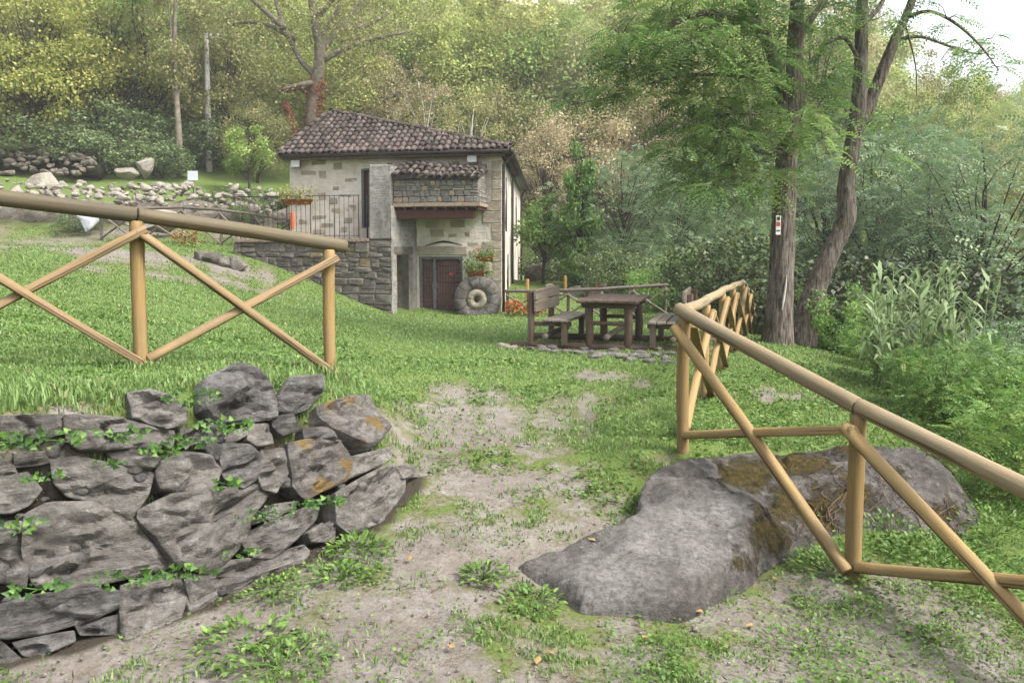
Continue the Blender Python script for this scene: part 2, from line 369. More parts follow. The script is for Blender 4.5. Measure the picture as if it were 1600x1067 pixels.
# ------------------------------------------------------------------ terrain
SH = [(0,9,.24),(0,12.5,.22),(1.8,12.4,.22),(2.5,14,.2),(0,18,.0),(3,18,.0),(4.55,13.5,.2),(3.2,12.4,.22),(1.97,8.2,.24),(1.35,6.15,.275),(.4,7.5,.22),
 (4,8,.1),(5.3,6,-.5),(7,8,-1.0),(8,12,-1.0),(6.2,16,-.2),(10,16,-1.6),(12,24,-1.6),(10,3,-1.9),(4.2,3,-.75),(4,0,-.6),(20,10,-1.7),(5.5,10.5,-.1),(8,19,-.9)]
UP = SH + [(-2.35,3.6,1.0),(-3.5,3.0,1.06),(-5,2,1.15),(-8,0,1.3),(-2.54,5.35,.97),(-1.43,6.15,.775),(-1.6,4.5,.95),(-1.05,5.05,.78),(-.85,5.6,.52),(-.62,5.9,.27),
 (-4.5,8,.97),(-1.2,7.5,.42),(-8,14,1.25),(-3,12,.5),(6.87,22,-.13),(-3.7,25,-.2),(-.35,25,-.23),(3,24.5,-.2),(6,24,-.15),(-6.1,25,.63),(-8.8,25,1.55),(-11,24,1.85),
 (-14.3,22,1.95),(-5,18,.55),(-9,19,1.4),(-10,28,2.05),(-13,28,2.05),(-20,27,2.2),(-12,31,2.75),(-20,31,3.1),(-9,33,3.2),(-17,45,6.3),(-30,45,8),(-8,45,4.5),(.5,40,-.1),(3,33,.54),(6,30,.2),(3,45,1.6),
 (-3,48,4.0),(9,32,.3),(-10,60,10),(0,60,7.5),(15,60,6),(-30,60,12),(-50,60,15),(0,90,20),(-40,90,29),(25,90,17),(0,150,44),(-60,150,55),(-100,100,36),(0,220,68),
 (-100,220,82),(50,150,30),(60,90,10),(73,150,18),(97,150,6),(110,110,4),(120,220,8),(-170,220,90),(16,34,.4),(25,45,2.5),(30,25,0),(40,50,4),(0,320,80),(-150,320,95),(150,320,15),(200,200,5)]
LO = SH + [(0,0,0),(-2,0,.03),(2,0,-.1),(0,3.5,0),(-1.5,3.6,.0),(-2.1,3.2,0),(-4,2,.03),(-6,0,0),(-1.2,4.2,.03),(-.7,4.75,.08),(-.45,5.5,.17),(-.3,4.5,.08),(-.2,5.4,.15),
 (.32,3.86,-.06),(.85,3.86,-.1),(.6,3.75,-.07),(1.1,3.95,-.1),(1.41,3.86,-.14),(1.75,4.85,-.15),(2.1,4.5,-.12),(2.26,3.7,-.25),(2.85,5.1,-.14),(2.8,3.1,-.4),(3.2,6.0,.0),(1,3,-.05),(1.5,5.9,.26),(-1.2,7.5,.35),(-.8,6.5,.28),(-3,5,.1),(0,-3,0),(3,-2,-.3),(.2,6.7,.2)]
def tps(pts):
    P = np.array(pts, float); X = P[:, :2]/50; n = len(X)
    d = np.linalg.norm(X[:, None]-X[None], axis=2); K = np.where(d > 0, d*d*np.log(d+1e-12), 0) + 1e-6*np.eye(n)
    A = np.zeros((n+3, n+3)); A[:n, :n] = K; A[:n, n] = 1; A[:n, n+1:] = X; A[n, :n] = 1; A[n+1:, :n] = X.T
    w = np.linalg.solve(A, np.concatenate([P[:, 2], [0, 0, 0]]))
    def f(x, y):
        q = np.stack([np.ravel(x), np.ravel(y)], -1)/50; out = np.zeros(len(q))
        for s in range(0, len(q), 20000):
            c = q[s:s+20000]; dd = np.linalg.norm(c[:, None]-X[None], axis=2)
            out[s:s+20000] = np.where(dd > 0, dd*dd*np.log(dd+1e-12), 0)@w[:n] + w[n] + c@w[n+1:]
        return out.reshape(np.shape(x))
    return f
fU, fL = tps(UP), tps(LO)
WL = np.array([(-9,-1.6),(-5.2,1.0),(-3.5,2.4),(-2.15,3.25),(-1.55,3.7),(-1.2,4.2),(-.8,4.75),(-.63,5.3),(-.56,6.2),(-.5,8)])
def wall_sd(x, y):
    x = np.asarray(x, float); y = np.asarray(y, float); best = np.full(x.shape, 1e9); sg = np.ones(x.shape)
    for a, b in zip(WL[:-1], WL[1:]):
        d = b-a; t = np.clip(((x-a[0])*d[0]+(y-a[1])*d[1])/(d@d), 0, 1)
        qx = x-a[0]-t*d[0]; qy = y-a[1]-t*d[1]; r = np.hypot(qx, qy); c = d[0]*qy-d[1]*qx
        m = r < best; best = np.where(m, r, best); sg = np.where(m, np.where(c > 0, 1, -1), sg)
    return best*sg
def terr(x, y, detail=True):
    x = np.asarray(x, float); y = np.asarray(y, float)
    u = fU(x, y); l = fL(x, y); s = sstep(.24, .5, wall_sd(x, y)); b = sstep(6.2, 8.5, y)
    far = sstep(5.5, 8, x)
    s = np.maximum(np.maximum(s, b), far)
    z = l*(1-s)+u*s
    if detail:
        k = np.clip(y/25, .35, 3)
        z = z + .035*n2(x, y, .7, 4, 3)*k + .012*n2(x, y, 4, 3, 9)*np.where(y < 12, 1, 0)
    return z
def gz(x, y): return float(terr(np.array([x]), np.array([y]))[0])
_ys = np.geomspace(2, 320, 900)
def hit(px, py):
    d = ray(px, py); z = CAM.z + d.z*_ys; g = terr(d.x*_ys, _ys, False); k = np.argmax(z < g)
    return Vector((d.x*_ys[k], _ys[k], g[k]))

# ------------------------------------------------------------------ ground
BARE = []
for px, py, r, s in [(560,1060,.5,1),(620,960,.42,.95),(500,1010,.35,.8),(640,1040,.4,.9),(720,860,.42,1.15),(810,850,.36,1.1),(660,900,.3,.8),(780,760,.42,.95),(700,720,.3,.75),(740,680,.6,.9),(690,650,.5,.7),(620,690,.3,.7),(860,750,.3,.85),
    (810,655,.6,.75),(935,588,.28,1.1),(640,640,.5,.5),(1000,600,.35,.4),(880,630,.6,.5),(760,620,.6,.5),(930,545,.5,.5),(1230,950,.4,.5),(1420,960,.45,.75),(1330,930,.4,.6),(1050,990,.35,.35),(250,1030,.5,1.1),(60,1060,.5,1.1),(400,960,.3,.9),(540,880,.25,.8),
    (950,850,.5,1.0),(1040,740,.2,.7),(1230,620,.4,.6),(1400,520,.8,.7),(1150,960,.4,.75),(1300,1000,.45,.85),(1500,1010,.5,.9),(1000,1030,.4,.6),(850,1040,.35,.6),(1180,1050,.4,.7),(1400,1050,.5,.8)]:
    h = hit(px, py); BARE.append((h.x, h.y, r, s))
BARE += [(-11,21.5,1.8,1.1),(-8,23.5,1.2,.9),(-10,20,1.2,.8),(-13,24,1.6,.9),(-6.3,20.3,.8,.8),(-8,18.2,.9,.7),(-13.5,20.5,1.3,.9),(-9,23,1.2,.7),(-7.4,20.5,.9,.55),(-15,19,1.2,.6),(-17,25,1.6,.9),(-6,22,1.0,.6),(-12.5,18,1.0,.6),(-9.5,17,.9,.5),(-16,27.5,1.5,.9),(-14,30.5,1.8,.8),(-20,29,2.0,.8),(-10,30.5,1.3,.7),(1.7,13,.9,.45)]
def bare(x, y):
    x = np.asarray(x, float); y = np.asarray(y, float); b = np.zeros(x.shape)
    for bx, by, r, s in BARE: b = np.maximum(b, s*np.exp(-((x-bx)**2+(y-by)**2)/(r*r*1.7)))
    near = np.clip(y/8, .8, 4)
    n = n2d(x/near, y/near, 1.9, 3, 21)
    nf = n2d(x/near, y/near, 7.5, 3, 27)
    b = b*np.where(y > 4.6, .8, .92) + (.32*n+.62*nf)*np.clip(b*3, .25, 1)
    b = b + .12*np.clip(n2(x, y, .5, 3, 4)-.1, 0, 1)
    return np.clip((b-.12)/.62, 0, 1)
xs = np.unique(np.concatenate([-np.geomspace(12, 330, 26), np.arange(-12, -4, .3), np.arange(-4, 5, .06), np.arange(5, 14, .3), np.geomspace(14, 330, 26)]).round(4))
ys = np.unique(np.concatenate([np.arange(-4, 2, .3), np.arange(2, 8, .06), np.arange(8, 15, .09), np.arange(15, 30, .2), np.arange(30, 60, 1), np.arange(60, 405, 5)]).round(4))
X, Y = np.meshgrid(xs, ys); Z = terr(X, Y); B = bare(X, Y)
Z = Z - np.where(Y < 9, .012*B*(1+n2(X, Y, 9, 3, 31)), 0)
nx, ny = len(xs), len(ys); i = np.arange(ny-1)[:, None]*nx; j = np.arange(nx-1)[None]
Q = np.stack([i+j, i+j+1, i+nx+j+1, i+nx+j], -1).reshape(-1, 4)
gm = mesh_np('ground', np.stack([X, Y, Z], -1), Q, smooth=True)
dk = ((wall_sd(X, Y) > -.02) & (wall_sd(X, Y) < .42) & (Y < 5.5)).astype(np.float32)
a = gm.attributes.new('gap_shade', 'FLOAT', 'POINT'); a.data.foreach_set('value', dk.ravel())
a = gm.attributes.new('bare', 'FLOAT', 'POINT'); a.data.foreach_set('value', B.ravel().astype(np.float32))
def ground_mat():
    m = Mt('soil and turf'); v = m.coord('Object'); b = m.attr('bare'); n1 = m.noise(v, 7, 8, .7); n3 = m.noise(v, 45, 5, .75); n4 = m.noise(v, 1.3, 4)
    soil = m.ramp(n1, [(.28, (.125, .108, .09)), (.5, (.205, .185, .165)), (.72, (.275, .255, .235))])
    soil = m.mix(m.ramp(n3, [(.38, .5), (.55, 0.0)]), soil, (.085, .068, .05))
    soil = m.mix(m.ramp(n4, [(.4, .45), (.62, 0.0)]), soil, (.11, .092, .07))
    turf = m.ramp(n3, [(.3, (.06, .062, .022)), (.55, (.105, .12, .04)), (.75, (.17, .16, .085))])
    turf = m.mix(m.ramp(b, [(.0, 0.0), (.3, 1.0)]), m.ramp(n3, [(.3, (.06, .09, .022)), (.7, (.13, .185, .05))]), turf)
    f = m.math('ADD', b, m.math('MULTIPLY', m.math('SUBTRACT', n1, .5), 1.1)); f = m.math('ADD', f, m.math('MULTIPLY', m.math('SUBTRACT', n3, .5), .9)); f = m.ramp(f, [(.2, 0.0), (.85, 1.0)])
    c = m.mix(f, turf, soil)
    c = m.mix(m.attr('gap_shade'), c, (.042, .035, .026))  # earth in the wall gaps, with their shade put into the colour
    h = m.math('ADD', n1, m.math('MULTIPLY', n3, .6))
    return m.pbr(c, .97, .1, m.bump(h, .7, .03))
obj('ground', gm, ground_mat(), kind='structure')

# ------------------------------------------------------------------ leaf builders
def leafq(P, U, Nn, Sz, asp=.6, fold=.12):
    """diamond leaves: base P, along U, face normal Nn, length Sz -> verts, quads"""
    n = len(P); U = U/np.linalg.norm(U, axis=1)[:, None]
    W = np.cross(Nn, U); W /= np.linalg.norm(W, axis=1)[:, None]+1e-9; N2 = np.cross(U, W); s = np.asarray(Sz)[:, None]*np.ones((n, 1))
    V = np.stack([P, P+U*s*.48+W*s*asp*.5+N2*s*fold, P+U*s, P+U*s*.48-W*s*asp*.5+N2*s*fold], 1)
    return V.reshape(-1, 3), np.arange(n*4).reshape(-1, 4)
def rdir(n, g, up=0.0):
    d = g.normal(size=(n, 3)); d[:, 2] += up; return d/(np.linalg.norm(d, axis=1)[:, None]+1e-9)
def fronds(P, D, L, k, g, lw=.16, droop=.35, asp=.42):
    """pinnate fronds: k pairs of leaflets along direction D"""
    n = len(P); D = D/np.linalg.norm(D, axis=1)[:, None]; z = np.array([0, 0, 1.])
    W = np.cross(D, z)+1e-4; W /= np.linalg.norm(W, axis=1)[:, None]; L = np.asarray(L)[:, None]*np.ones((n, 1))
    tl = g.uniform(-.8, .8, n)[:, None]; W = W*np.cos(tl)+np.cross(W, D)*np.sin(tl); Nn = np.cross(W, D)
    VV = []; 
    for q in range(k):
        t = .12+.88*q/(k-1); C = P + D*L*t - z*L*droop*t*t
        for s in (-1, 1):
            u = W*s + D*.45 - z*.15 + .12*g.normal(size=(n, 3))
            v, _ = leafq(C, u, Nn + .3*g.normal(size=(n, 3)), (L*lw*(1-.35*abs(t-.5)))[:, 0], asp, .05); VV.append(v.reshape(n, 4, 3))
    V = np.concatenate(VV, 1).reshape(-1, 3)
    return V, np.arange(len(V)).reshape(-1, 4), 2*k

# ------------------------------------------------------------------ dry stone wall in the foreground
def wall_pt(t, v):
    k = np.clip(np.searchsorted(_wl, t)-1, 0, len(WL)-2); f = ((t-_wl[k])/(_wl[k+1]-_wl[k]))[..., None]
    b = WL[k]*(1-f)+WL[k+1]*f; d = WL[k+1]-WL[k]; d = d/np.linalg.norm(d, axis=-1)[..., None]; nrm = np.stack([-d[..., 1], d[..., 0]], -1)
    tb = b+nrm*.44; z0 = fL(b[..., 0], b[..., 1]); z1 = np.maximum(fU(tb[..., 0], tb[..., 1]), z0+.02)
    o = np.where(v > 1, .44+(v-1)*.3, .05+.39*v)
    p = b+nrm*o[..., None]; return np.concatenate([p, (z0+(z1-z0)*v)[..., None]], -1)
_wl = np.concatenate([[0], np.cumsum(np.linalg.norm(np.diff(WL, axis=0), axis=1))])
tt, vv = np.meshgrid(np.linspace(0, _wl[-2], 700), np.linspace(-.15, 1.6, 160)); WP = wall_pt(tt, vv); wpx, wpy = proj(WP)
def onwall(px, py):
    k = np.argmin((wpx-px)**2+(wpy-py)**2); return WP.reshape(-1, 3)[k]
WALL_STONES = [
 ('s',[(-60,205),(0,195),(120,185),(208,190),(212,245),(130,265),(0,262),(-60,262)]),('s',[(218,195),(300,188),(400,200),(500,225),(565,240),(560,292),(470,290),(370,300),(270,300),(222,270)]),
 ('s',[(430,115),(500,105),(570,120),(605,165),(600,215),(540,225),(440,190)]),('d',[(660,110),(700,60),(780,18),(840,40),(885,110),(893,195),(800,207),(700,207),(660,170)]),
 ('d',[(915,130),(960,65),(1050,62),(1055,110),(1010,170),(960,185),(920,165)]),('l',[(1045,160),(1130,135),(1195,128),(1225,180),(1262,235),(1215,290),(1160,265),(1090,235),(1050,200)]),
 ('s',[(55,315),(200,300),(207,330),(120,352),(60,355)]),('s',[(175,345),(260,322),(380,350),(490,380),(480,440),(425,525),(350,490),(230,455),(185,410)]),
 ('s',[(365,305),(470,300),(522,335),(500,365),(420,355),(375,335)]),('s',[(530,340),(600,310),(680,320),(717,365),(700,420),(600,442),(540,425),(520,380)]),
 ('d',[(732,285),(820,285),(857,330),(840,395),(800,418),(745,390),(728,330)]),('s',[(860,305),(930,300),(948,370),(905,440),(862,425),(853,380)]),
 ('l',[(945,290),(1040,265),(1120,275),(1155,330),(1140,400),(1060,430),(1010,455),(960,420),(947,350)]),('s',[(1150,325),(1265,300),(1270,340),(1200,375),(1157,390)]),
 ('s',[(1100,445),(1200,390),(1290,345),(1335,400),(1325,445),(1250,530),(1150,575),(1105,540)]),('s',[(1305,345),(1370,360),(1375,390),(1325,395)]),
 ('s',[(820,220),(880,215),(893,280),(850,290),(815,265)]),('s',[(590,230),(655,235),(660,275),(600,290)]),('s',[(735,250),(815,225),(820,245),(770,277),(740,277)]),
 ('d',[(900,190),(960,188),(985,235),(930,250),(900,225)]),('s',[(90,520),(170,490),(300,480),(420,530),(510,640),(540,690),(400,720),(230,752),(120,740),(90,640)]),
 ('s',[(-60,590),(0,585),(80,580),(86,690),(78,745),(30,740),(-60,720)]),('s',[(455,510),(560,455),(700,435),(870,415),(880,450),(820,530),(810,580),(720,680),(650,695),(570,670),(520,590),(460,550)]),
 ('s',[(795,600),(880,545),(1000,490),(1048,490),(1040,530),(960,600),(900,650),(830,650)]),('s',[(620,720),(740,668),(880,652),(990,620),(1005,645),(940,720),(800,780),(690,850),(660,840),(630,770)]),
 ('s',[(405,750),(500,725),(600,705),(613,760),(590,850),(470,920),(395,940),(402,830)]),('d',[(-60,820),(0,810),(120,775),(300,755),(400,768),(392,815),(300,850),(150,900),(50,915),(-60,905)]),
 ('d',[(55,930),(150,908),(240,892),(235,930),(130,985),(75,975)]),('s',[(150,990),(250,945),(375,915),(370,945),(260,1000),(190,1022)]),('d',[(-60,930),(0,935),(60,985),(110,1050),(80,1075),(-60,1075)]),
 ('s',[(-60,400),(0,400),(90,380),(135,430),(95,480),(30,510),(-60,500)]),('s',[(-60,330),(0,330),(45,350),(50,383),(0,392),(-60,390)]),('s',[(865,535),(900,480),(970,470),(965,495),(900,525)]),
 ('s',[(1005,575),(1060,540),(1103,555),(1095,600),(1020,605)]),('s',[(-60,535),(0,530),(60,540),(80,572),(0,580),(-60,580)]),('s',[(612,780),(630,780),(640,835),(617,840)]),
 ('d',[(255,872),(320,857),(392,838),(380,905),(270,905)]),('d',[(995,235),(1080,225),(1110,262),(1040,264),(1000,262)]),('d',[(660,215),(728,218),(735,275),(722,330),(680,310),(665,280)])]
dw = thing('dry_stone_wall', (-1.4, 4.0, 0), 'dry stone retaining wall of big grey blocks below the left lawn', 'stone wall')
def resample(poly, n):
    P = np.array(poly, float); Pc = np.vstack([P, P[:1]]); 
    d = np.concatenate([[0], np.cumsum(np.linalg.norm(np.diff(Pc, axis=0), axis=1))]); s = np.linspace(0, d[-1], n, endpoint=False)
    q = np.stack([np.interp(s, d, Pc[:, k]) for k in range(3)], -1)
    return .8*q+.1*np.roll(q, 1, 0)+.1*np.roll(q, -1, 0)
for si, (kind, poly) in enumerate(WALL_STONES):
    P = np.array([onwall(x/2.1045, 560+y/2.1045) for x, y in poly]); C = P.mean(0); n_a = 56; Bd = resample(P, n_a)
    e = Bd-C; _, _, vt = np.linalg.svd(e); nn = vt[2]; nn = nn*(-1 if nn@(np.array(CAM)-C) < 0 else 1)
    nn = nn + np.array([0, 0, 0.0]); nn /= np.linalg.norm(nn)
    size = np.linalg.norm(e, axis=1).mean(); bul = min(.075, .26*size)*(1.9 if 2 <= si <= 5 else 1); g = np.random.default_rng(si+100)
    tilt = g.normal(0, .16, 2); rings = [0, .14, .27, .4, .52, .63, .73, .81, .88, .93, .97, 1.0]; pl = [(g.normal(0, .5, 2), g.uniform(.55, 1.0)) for _ in range(5)]; ax0, ax1 = vt[0], vt[1]; V = [C + nn*bul]; 
    for r in rings[1:]:
        off = np.full(n_a, bul*1.0)
        for (gv, lv) in pl: off = np.minimum(off, bul*lv*1.25+(e@ax0*gv[0]+e@ax1*gv[1])*r*.8)
        off = np.maximum(off, .3*bul)*(1-max(0, (r-.9)/.1)**2*.55) + (e@vt[0]*tilt[0]+e@vt[1]*tilt[1])*r*.5
        p = C+e*r*1.1+nn*off[:, None]; V.append(p)
    front = np.vstack([V[0][None]]+V[1:])
    w_ = np.concatenate([[0]]+[np.full(n_a, r) for r in rings[1:]])
    dsp = .10*size*fbm(front*np.array([4, 4, 8]), 5, si*3) + .055*fbm(front*np.array([8, 8, 30]), 5, si+77)*min(1, size*4)
    stp = -.05*np.clip(.12-np.abs(fbm(front*np.array([2.5, 2.5, 6])+si, 3, si)), 0, .12)/.12 + .05*np.abs(fbm(front*np.array([5, 5, 9])+si, 3, si+9))
    front = front + nn*((dsp+stp)*(1-.7*w_**6))[:, None]
    back = [C+e*1.05-nn*.10, C+e*.86-nn*.24, C+e*.5-nn*.30]
    V = np.vstack([front]+back); nr = len(rings)-1+3; T = [(0, 1+k, 1+(k+1) % n_a) for k in range(n_a)]; Qd = []
    for r in range(nr-1):
        for k in range(n_a):
            a0 = 1+r*n_a+k; b0 = 1+r*n_a+(k+1) % n_a; Qd.append((a0, a0+n_a, b0+n_a, b0))
    me = mesh_np('stone', V, Qd, T, smooth=True); me.set_sharp_from_angle(angle=math.radians(28))
    o = obj('stone', me, M[{'s': 'stone', 'd': 'stone_dk', 'l': 'stone_li'}[kind]], dw)
    bm = bmesh.new(); bm.from_mesh(me); bmesh.ops.recalc_face_normals(bm, faces=bm.faces); bm.to_mesh(me); bm.free()
    if kind == 'l': o['label'] = 'stone with orange lichen patch'
# small chinking stones in the joints
for k in range(80):
    p = onwall(R.uniform(10, 610), R.uniform(650, 1010)); nrm = Vector((.45, -.8, .3)).normalized(); s = R.uniform(.025, .06)
    obj('chinking_stone', rock_mesh('chinking_stone', (s, s*.8, s*.6), k+900, 2), M['stone_dk'], dw, Matrix.Translation(Vector(p)-nrm*.015) @ zrot(R.uniform(0, 6)))

# ------------------------------------------------------------------ mossy outcrop on the right
BC = [(805,893,4.28),(850,872,4.42),(910,850,4.5),(985,805,4.72),(1010,775,4.95),(1080,735,5.25),(1170,712,5.7),(1330,697,5.85),(1440,706,5.85),
 (850,902,4.1),(900,915,3.98),(960,895,4.05),(1000,850,4.4),(1060,870,4.2),(1000,925,3.88),(1050,895,4.05),(1080,840,4.45),(1110,870,4.28),(1150,822,4.6),(1180,785,4.92),(1070,810,4.68),(870,918,4.0),(1050,928,3.88),(905,936,3.88),(1105,895,4.08),(1210,850,4.72),(1120,795,4.8),(1060,790,4.8),(1150,770,5.2),(1200,780,5.2),(1260,750,5.4),(1330,740,5.55),(1400,745,5.5),(1240,820,5.0),(1330,810,5.15),(1420,800,5.2),(1480,760,5.5)]
bp = [tuple(at(*c)) for c in BC]
EDGE = [(795,898,4.27),(865,935,3.98),(903,950,3.84),(1060,942,3.82),(1112,918,4.0),(1245,878,4.85),(1330,855,5.0),(1500,850,5.1),(1540,800,5.4),(1500,735,5.9),(1440,700,6.1),(1330,690,6.1),(1180,702,6.0),(1080,722,5.6),(1000,765,5.15),(980,800,4.8),(860,865,4.5)]
ep = np.array([tuple(at(*c)) for c in EDGE])
bf = tps(bp + [(q[0], q[1], gz(q[0], q[1])-.02) for q in ep[6:13]])
def poly_sd(x, y, P):
    best = np.full(x.shape, 1e9); ins = np.zeros(x.shape, bool)
    for a, b in zip(P, np.roll(P, -1, 0)):
        d = b-a; t = np.clip(((x-a[0])*d[0]+(y-a[1])*d[1])/(d@d), 0, 1); best = np.minimum(best, np.hypot(x-a[0]-t*d[0], y-a[1]-t*d[1]))
        c = ((a[1] > y) != (b[1] > y)) & (x < (b[0]-a[0])*(y-a[1])/(b[1]-a[1]+1e-12)+a[0]); ins ^= c
    return np.where(ins, best, -best)
bx = np.arange(-.15, 3.9, .028); by = np.arange(3.5, 6.5, .028); BX, BY = np.meshgrid(bx, by); SDb = poly_sd(BX, BY, ep[:, :2])
SDb = SDb + .05*n2(BX, BY, 4, 3, 5)
zb = bf(BX, BY); zg = terr(BX, BY); k = sstep(-.03, .05, SDb)
q3 = np.stack([BX, BY, zb], -1)
wpx_, wpy_ = proj(q3); wv_ = np.zeros(BX.shape)
for px, py, rx, ry in [(960,890,110,50),(1010,845,80,50),(1070,815,70,45),(1090,860,60,45),(950,935,90,25),(1130,800,45,35)]: wv_ = np.maximum(wv_, np.exp(-((wpx_-px)/rx)**2-((wpy_-py)/ry)**2))
zb = zb + (1-.72*wv_)*(.05*fbm(q3*3, 5, 8) + .04*fbm(q3*np.array([9, 9, 5]), 5, 6) - .06*np.clip(.1-np.abs(fbm(q3*np.array([1.8, 1.8, 4]), 3, 4)), 0, .1)/.1)*sstep(0, .15, SDb)
ZB = (zg-.12)*(1-k)+np.maximum(zb, zg+.02)*k
q3 = np.stack([BX, BY, ZB], -1)
BXd = BX + .03*fbm(q3*6, 3, 41)*k; BYd = BY + .03*fbm(q3*6, 3, 42)*k
nx, ny = len(bx), len(by); i = np.arange(ny-1)[:, None]*nx; j = np.arange(nx-1)[None]
Q = np.stack([i+j, i+j+1, i+nx+j+1, i+nx+j], -1); keep = ((SDb[:-1, :-1] > -.12) | (SDb[1:, 1:] > -.12)).reshape(-1)
bme = mesh_np('mossy_boulder', np.stack([BXd, BYd, ZB], -1), Q.reshape(-1, 4)[keep], smooth=True)
mx, my = proj(np.stack([BX, BY, ZB], -1))
moss = np.zeros(BX.shape)
for px, py, rx, ry, s in [(1165,742,55,32,1.1),(1250,725,75,25,1.0),(1225,790,48,48,.85),(1285,800,42,65,.8),(1150,860,30,22,.5),(1330,702,50,14,.85),(1185,800,28,35,.65),(1420,760,20,50,.45),(1480,800,35,45,.6),(1205,835,48,48,.85),(1160,880,38,25,.65),(1330,775,60,50,.75),(1400,740,50,35,.5)]:
    moss = np.maximum(moss, s*np.exp(-((mx-px)/rx)**2-((my-py)/ry)**2))
worn = np.zeros(BX.shape)  # shelf top: wear, plus its lit look painted in as paler colour
for px, py, rx, ry in [(960,890,90,45),(1010,845,70,45),(1070,815,60,40),(1090,860,50,40),(950,935,80,22),(1130,800,40,30)]: worn = np.maximum(worn, np.exp(-((mx-px)/rx)**2-((my-py)/ry)**2))
a = bme.attributes.new('worn', 'FLOAT', 'POINT'); a.data.foreach_set('value', worn.ravel().astype(np.float32))
a = bme.attributes.new('moss', 'FLOAT', 'POINT'); a.data.foreach_set('value', moss.ravel().astype(np.float32))
def boulder_mat():
    m = Mt('grey outcrop with moss'); v = m.coord('Object'); a = m.noise(m.coord('Object', (1, 1, 1.6)), 5, 9, .78, .15); b = m.noise(v, 26, 6, .75); c = m.noise(v, 9, 8, .75)
    col = m.ramp(a, [(.3, (.04, .036, .032)), (.5, (.135, .123, .11)), (.68, (.30, .28, .255))]); col = m.mix(m.ramp(b, [(.36, .65), (.56, 0.0)]), col, (.075, .07, .065))
    col = m.mix(m.ramp(m.noise(v, 14, 3, .5), [(.68, 0.0), (.76, .55)]), col, (.36, .36, .355))
    col = m.mix(m.math('MULTIPLY', m.attr('worn'), m.ramp(b, [(.35, .15), (.6, .85)])), col, (.37, .355, .33))
    f = m.math('ADD', m.attr('moss'), m.math('MULTIPLY', m.math('SUBTRACT', c, .5), 1.9)); f = m.ramp(f, [(.46, 0.0), (.72, .95)])
    mc = m.ramp(b, [(.3, (.022, .02, .008)), (.5, (.07, .055, .018)), (.7, (.16, .11, .032))])
    h = m.math('ADD', m.math('MULTIPLY', a, 1.2), m.math('ADD', b, f))
    return m.pbr(m.mix(f, col, mc), .95, .1, m.bump(m.noise(v, 60, 4, .8), .5, .01, m.bump(h, 1.0, .06)))
obj('mossy_boulder', bme, boulder_mat(), label='low grey boulder with brown moss and a flat worn shelf under the fence', cat='boulder')

# ------------------------------------------------------------------ new timber fences
def cross_fence(name, posts, label, start=0, ends=(0, 0), braces=True, r=.048, mats=('wood_new', 'wood_rail', 'wood_new'), group=None):
    """posts: (x, y, zbase, ztop)"""
    t = thing(name, (posts[0][0], posts[0][1], posts[0][2]), label, 'fence', group)
    n = len(posts); side = Vector((posts[-1][1]-posts[0][1], -(posts[-1][0]-posts[0][0]), 0)).normalized()
    if side.y > 0: side = -side
    for k, (x, y, z0, z1) in enumerate(posts):
        pole('post', (x, y, z0-.3), (x, y, z1), r*.98, M[mats[0]], t, seed=k+start)
    for k in range(n-1):
        a, b = posts[k], posts[k+1]; A = Vector((a[0], a[1], a[3]+r*.9)); Bv = Vector((b[0], b[1], b[3]+r*.9)); d = (Bv-A).normalized()
        ea = ends[0] if k == 0 else -.004; eb = ends[1] if k == n-2 else -.004
        pole('top_rail', A-d*ea, Bv+d*eb, r*1.08, M[mats[1]], t, seed=k*3+start, sides=18)
        if braces:
            a0 = Vector((a[0], a[1], a[2]+.04)); a1 = Vector((a[0], a[1], a[3]-.09)); b0 = Vector((b[0], b[1], b[2]+.04)); b1 = Vector((b[0], b[1], b[3]-.09))
            s1 = side*(r*1.5); d1 = (b0-a1).normalized(); d2 = (b1-a0).normalized()
            pole('brace', a1+s1-d1*.03, b0+s1+d1*.02, r*.86, M[mats[2]], t, seed=k*5+1+start, flat=.45)
            pole('brace', a0+s1*.25+d2*r*1.1, b1+s1*1.0+d2*.05, r*.86, M[mats[2]], t, seed=k*5+2+start, flat=.45)
    return t
lf = [(-3.65, 4.55, gz(-3.65, 4.55)-.02, 2.1), (-2.54, 5.35, .95, 1.965), (-1.43, 6.15, .76, 1.775)]
cross_fence('timber_fence', lf, 'pale timber cross-braced fence on the lawn above the stone wall', 3, (.8, .14), mats=('wood_new', 'wood_rail_l', 'wood_brace'))
rf = [(1.295, 5.9, .32, 1.265), (1.994, 4.5, -.12, .82), (2.71, 3.1, -.37, .46)]
cross_fence('timber_fence', rf, 'near pale timber fence stepping down over the mossy boulder at right', 11, (.07, .5))
far = [(1.36, 6.2), (2.0, 8.1), (2.7, 10.1), (3.4, 12.1), (4.25, 14.5), (5.1, 17.0), (5.98, 19.5), (6.87, 22.0)]
ff = [(x, y, gz(x, y), gz(x, y)+.97) for x, y in far]
cross_fence('timber_fence', ff, 'new timber fence running back along the bank past the twin trees', 23, (.02, .1), r=.044)

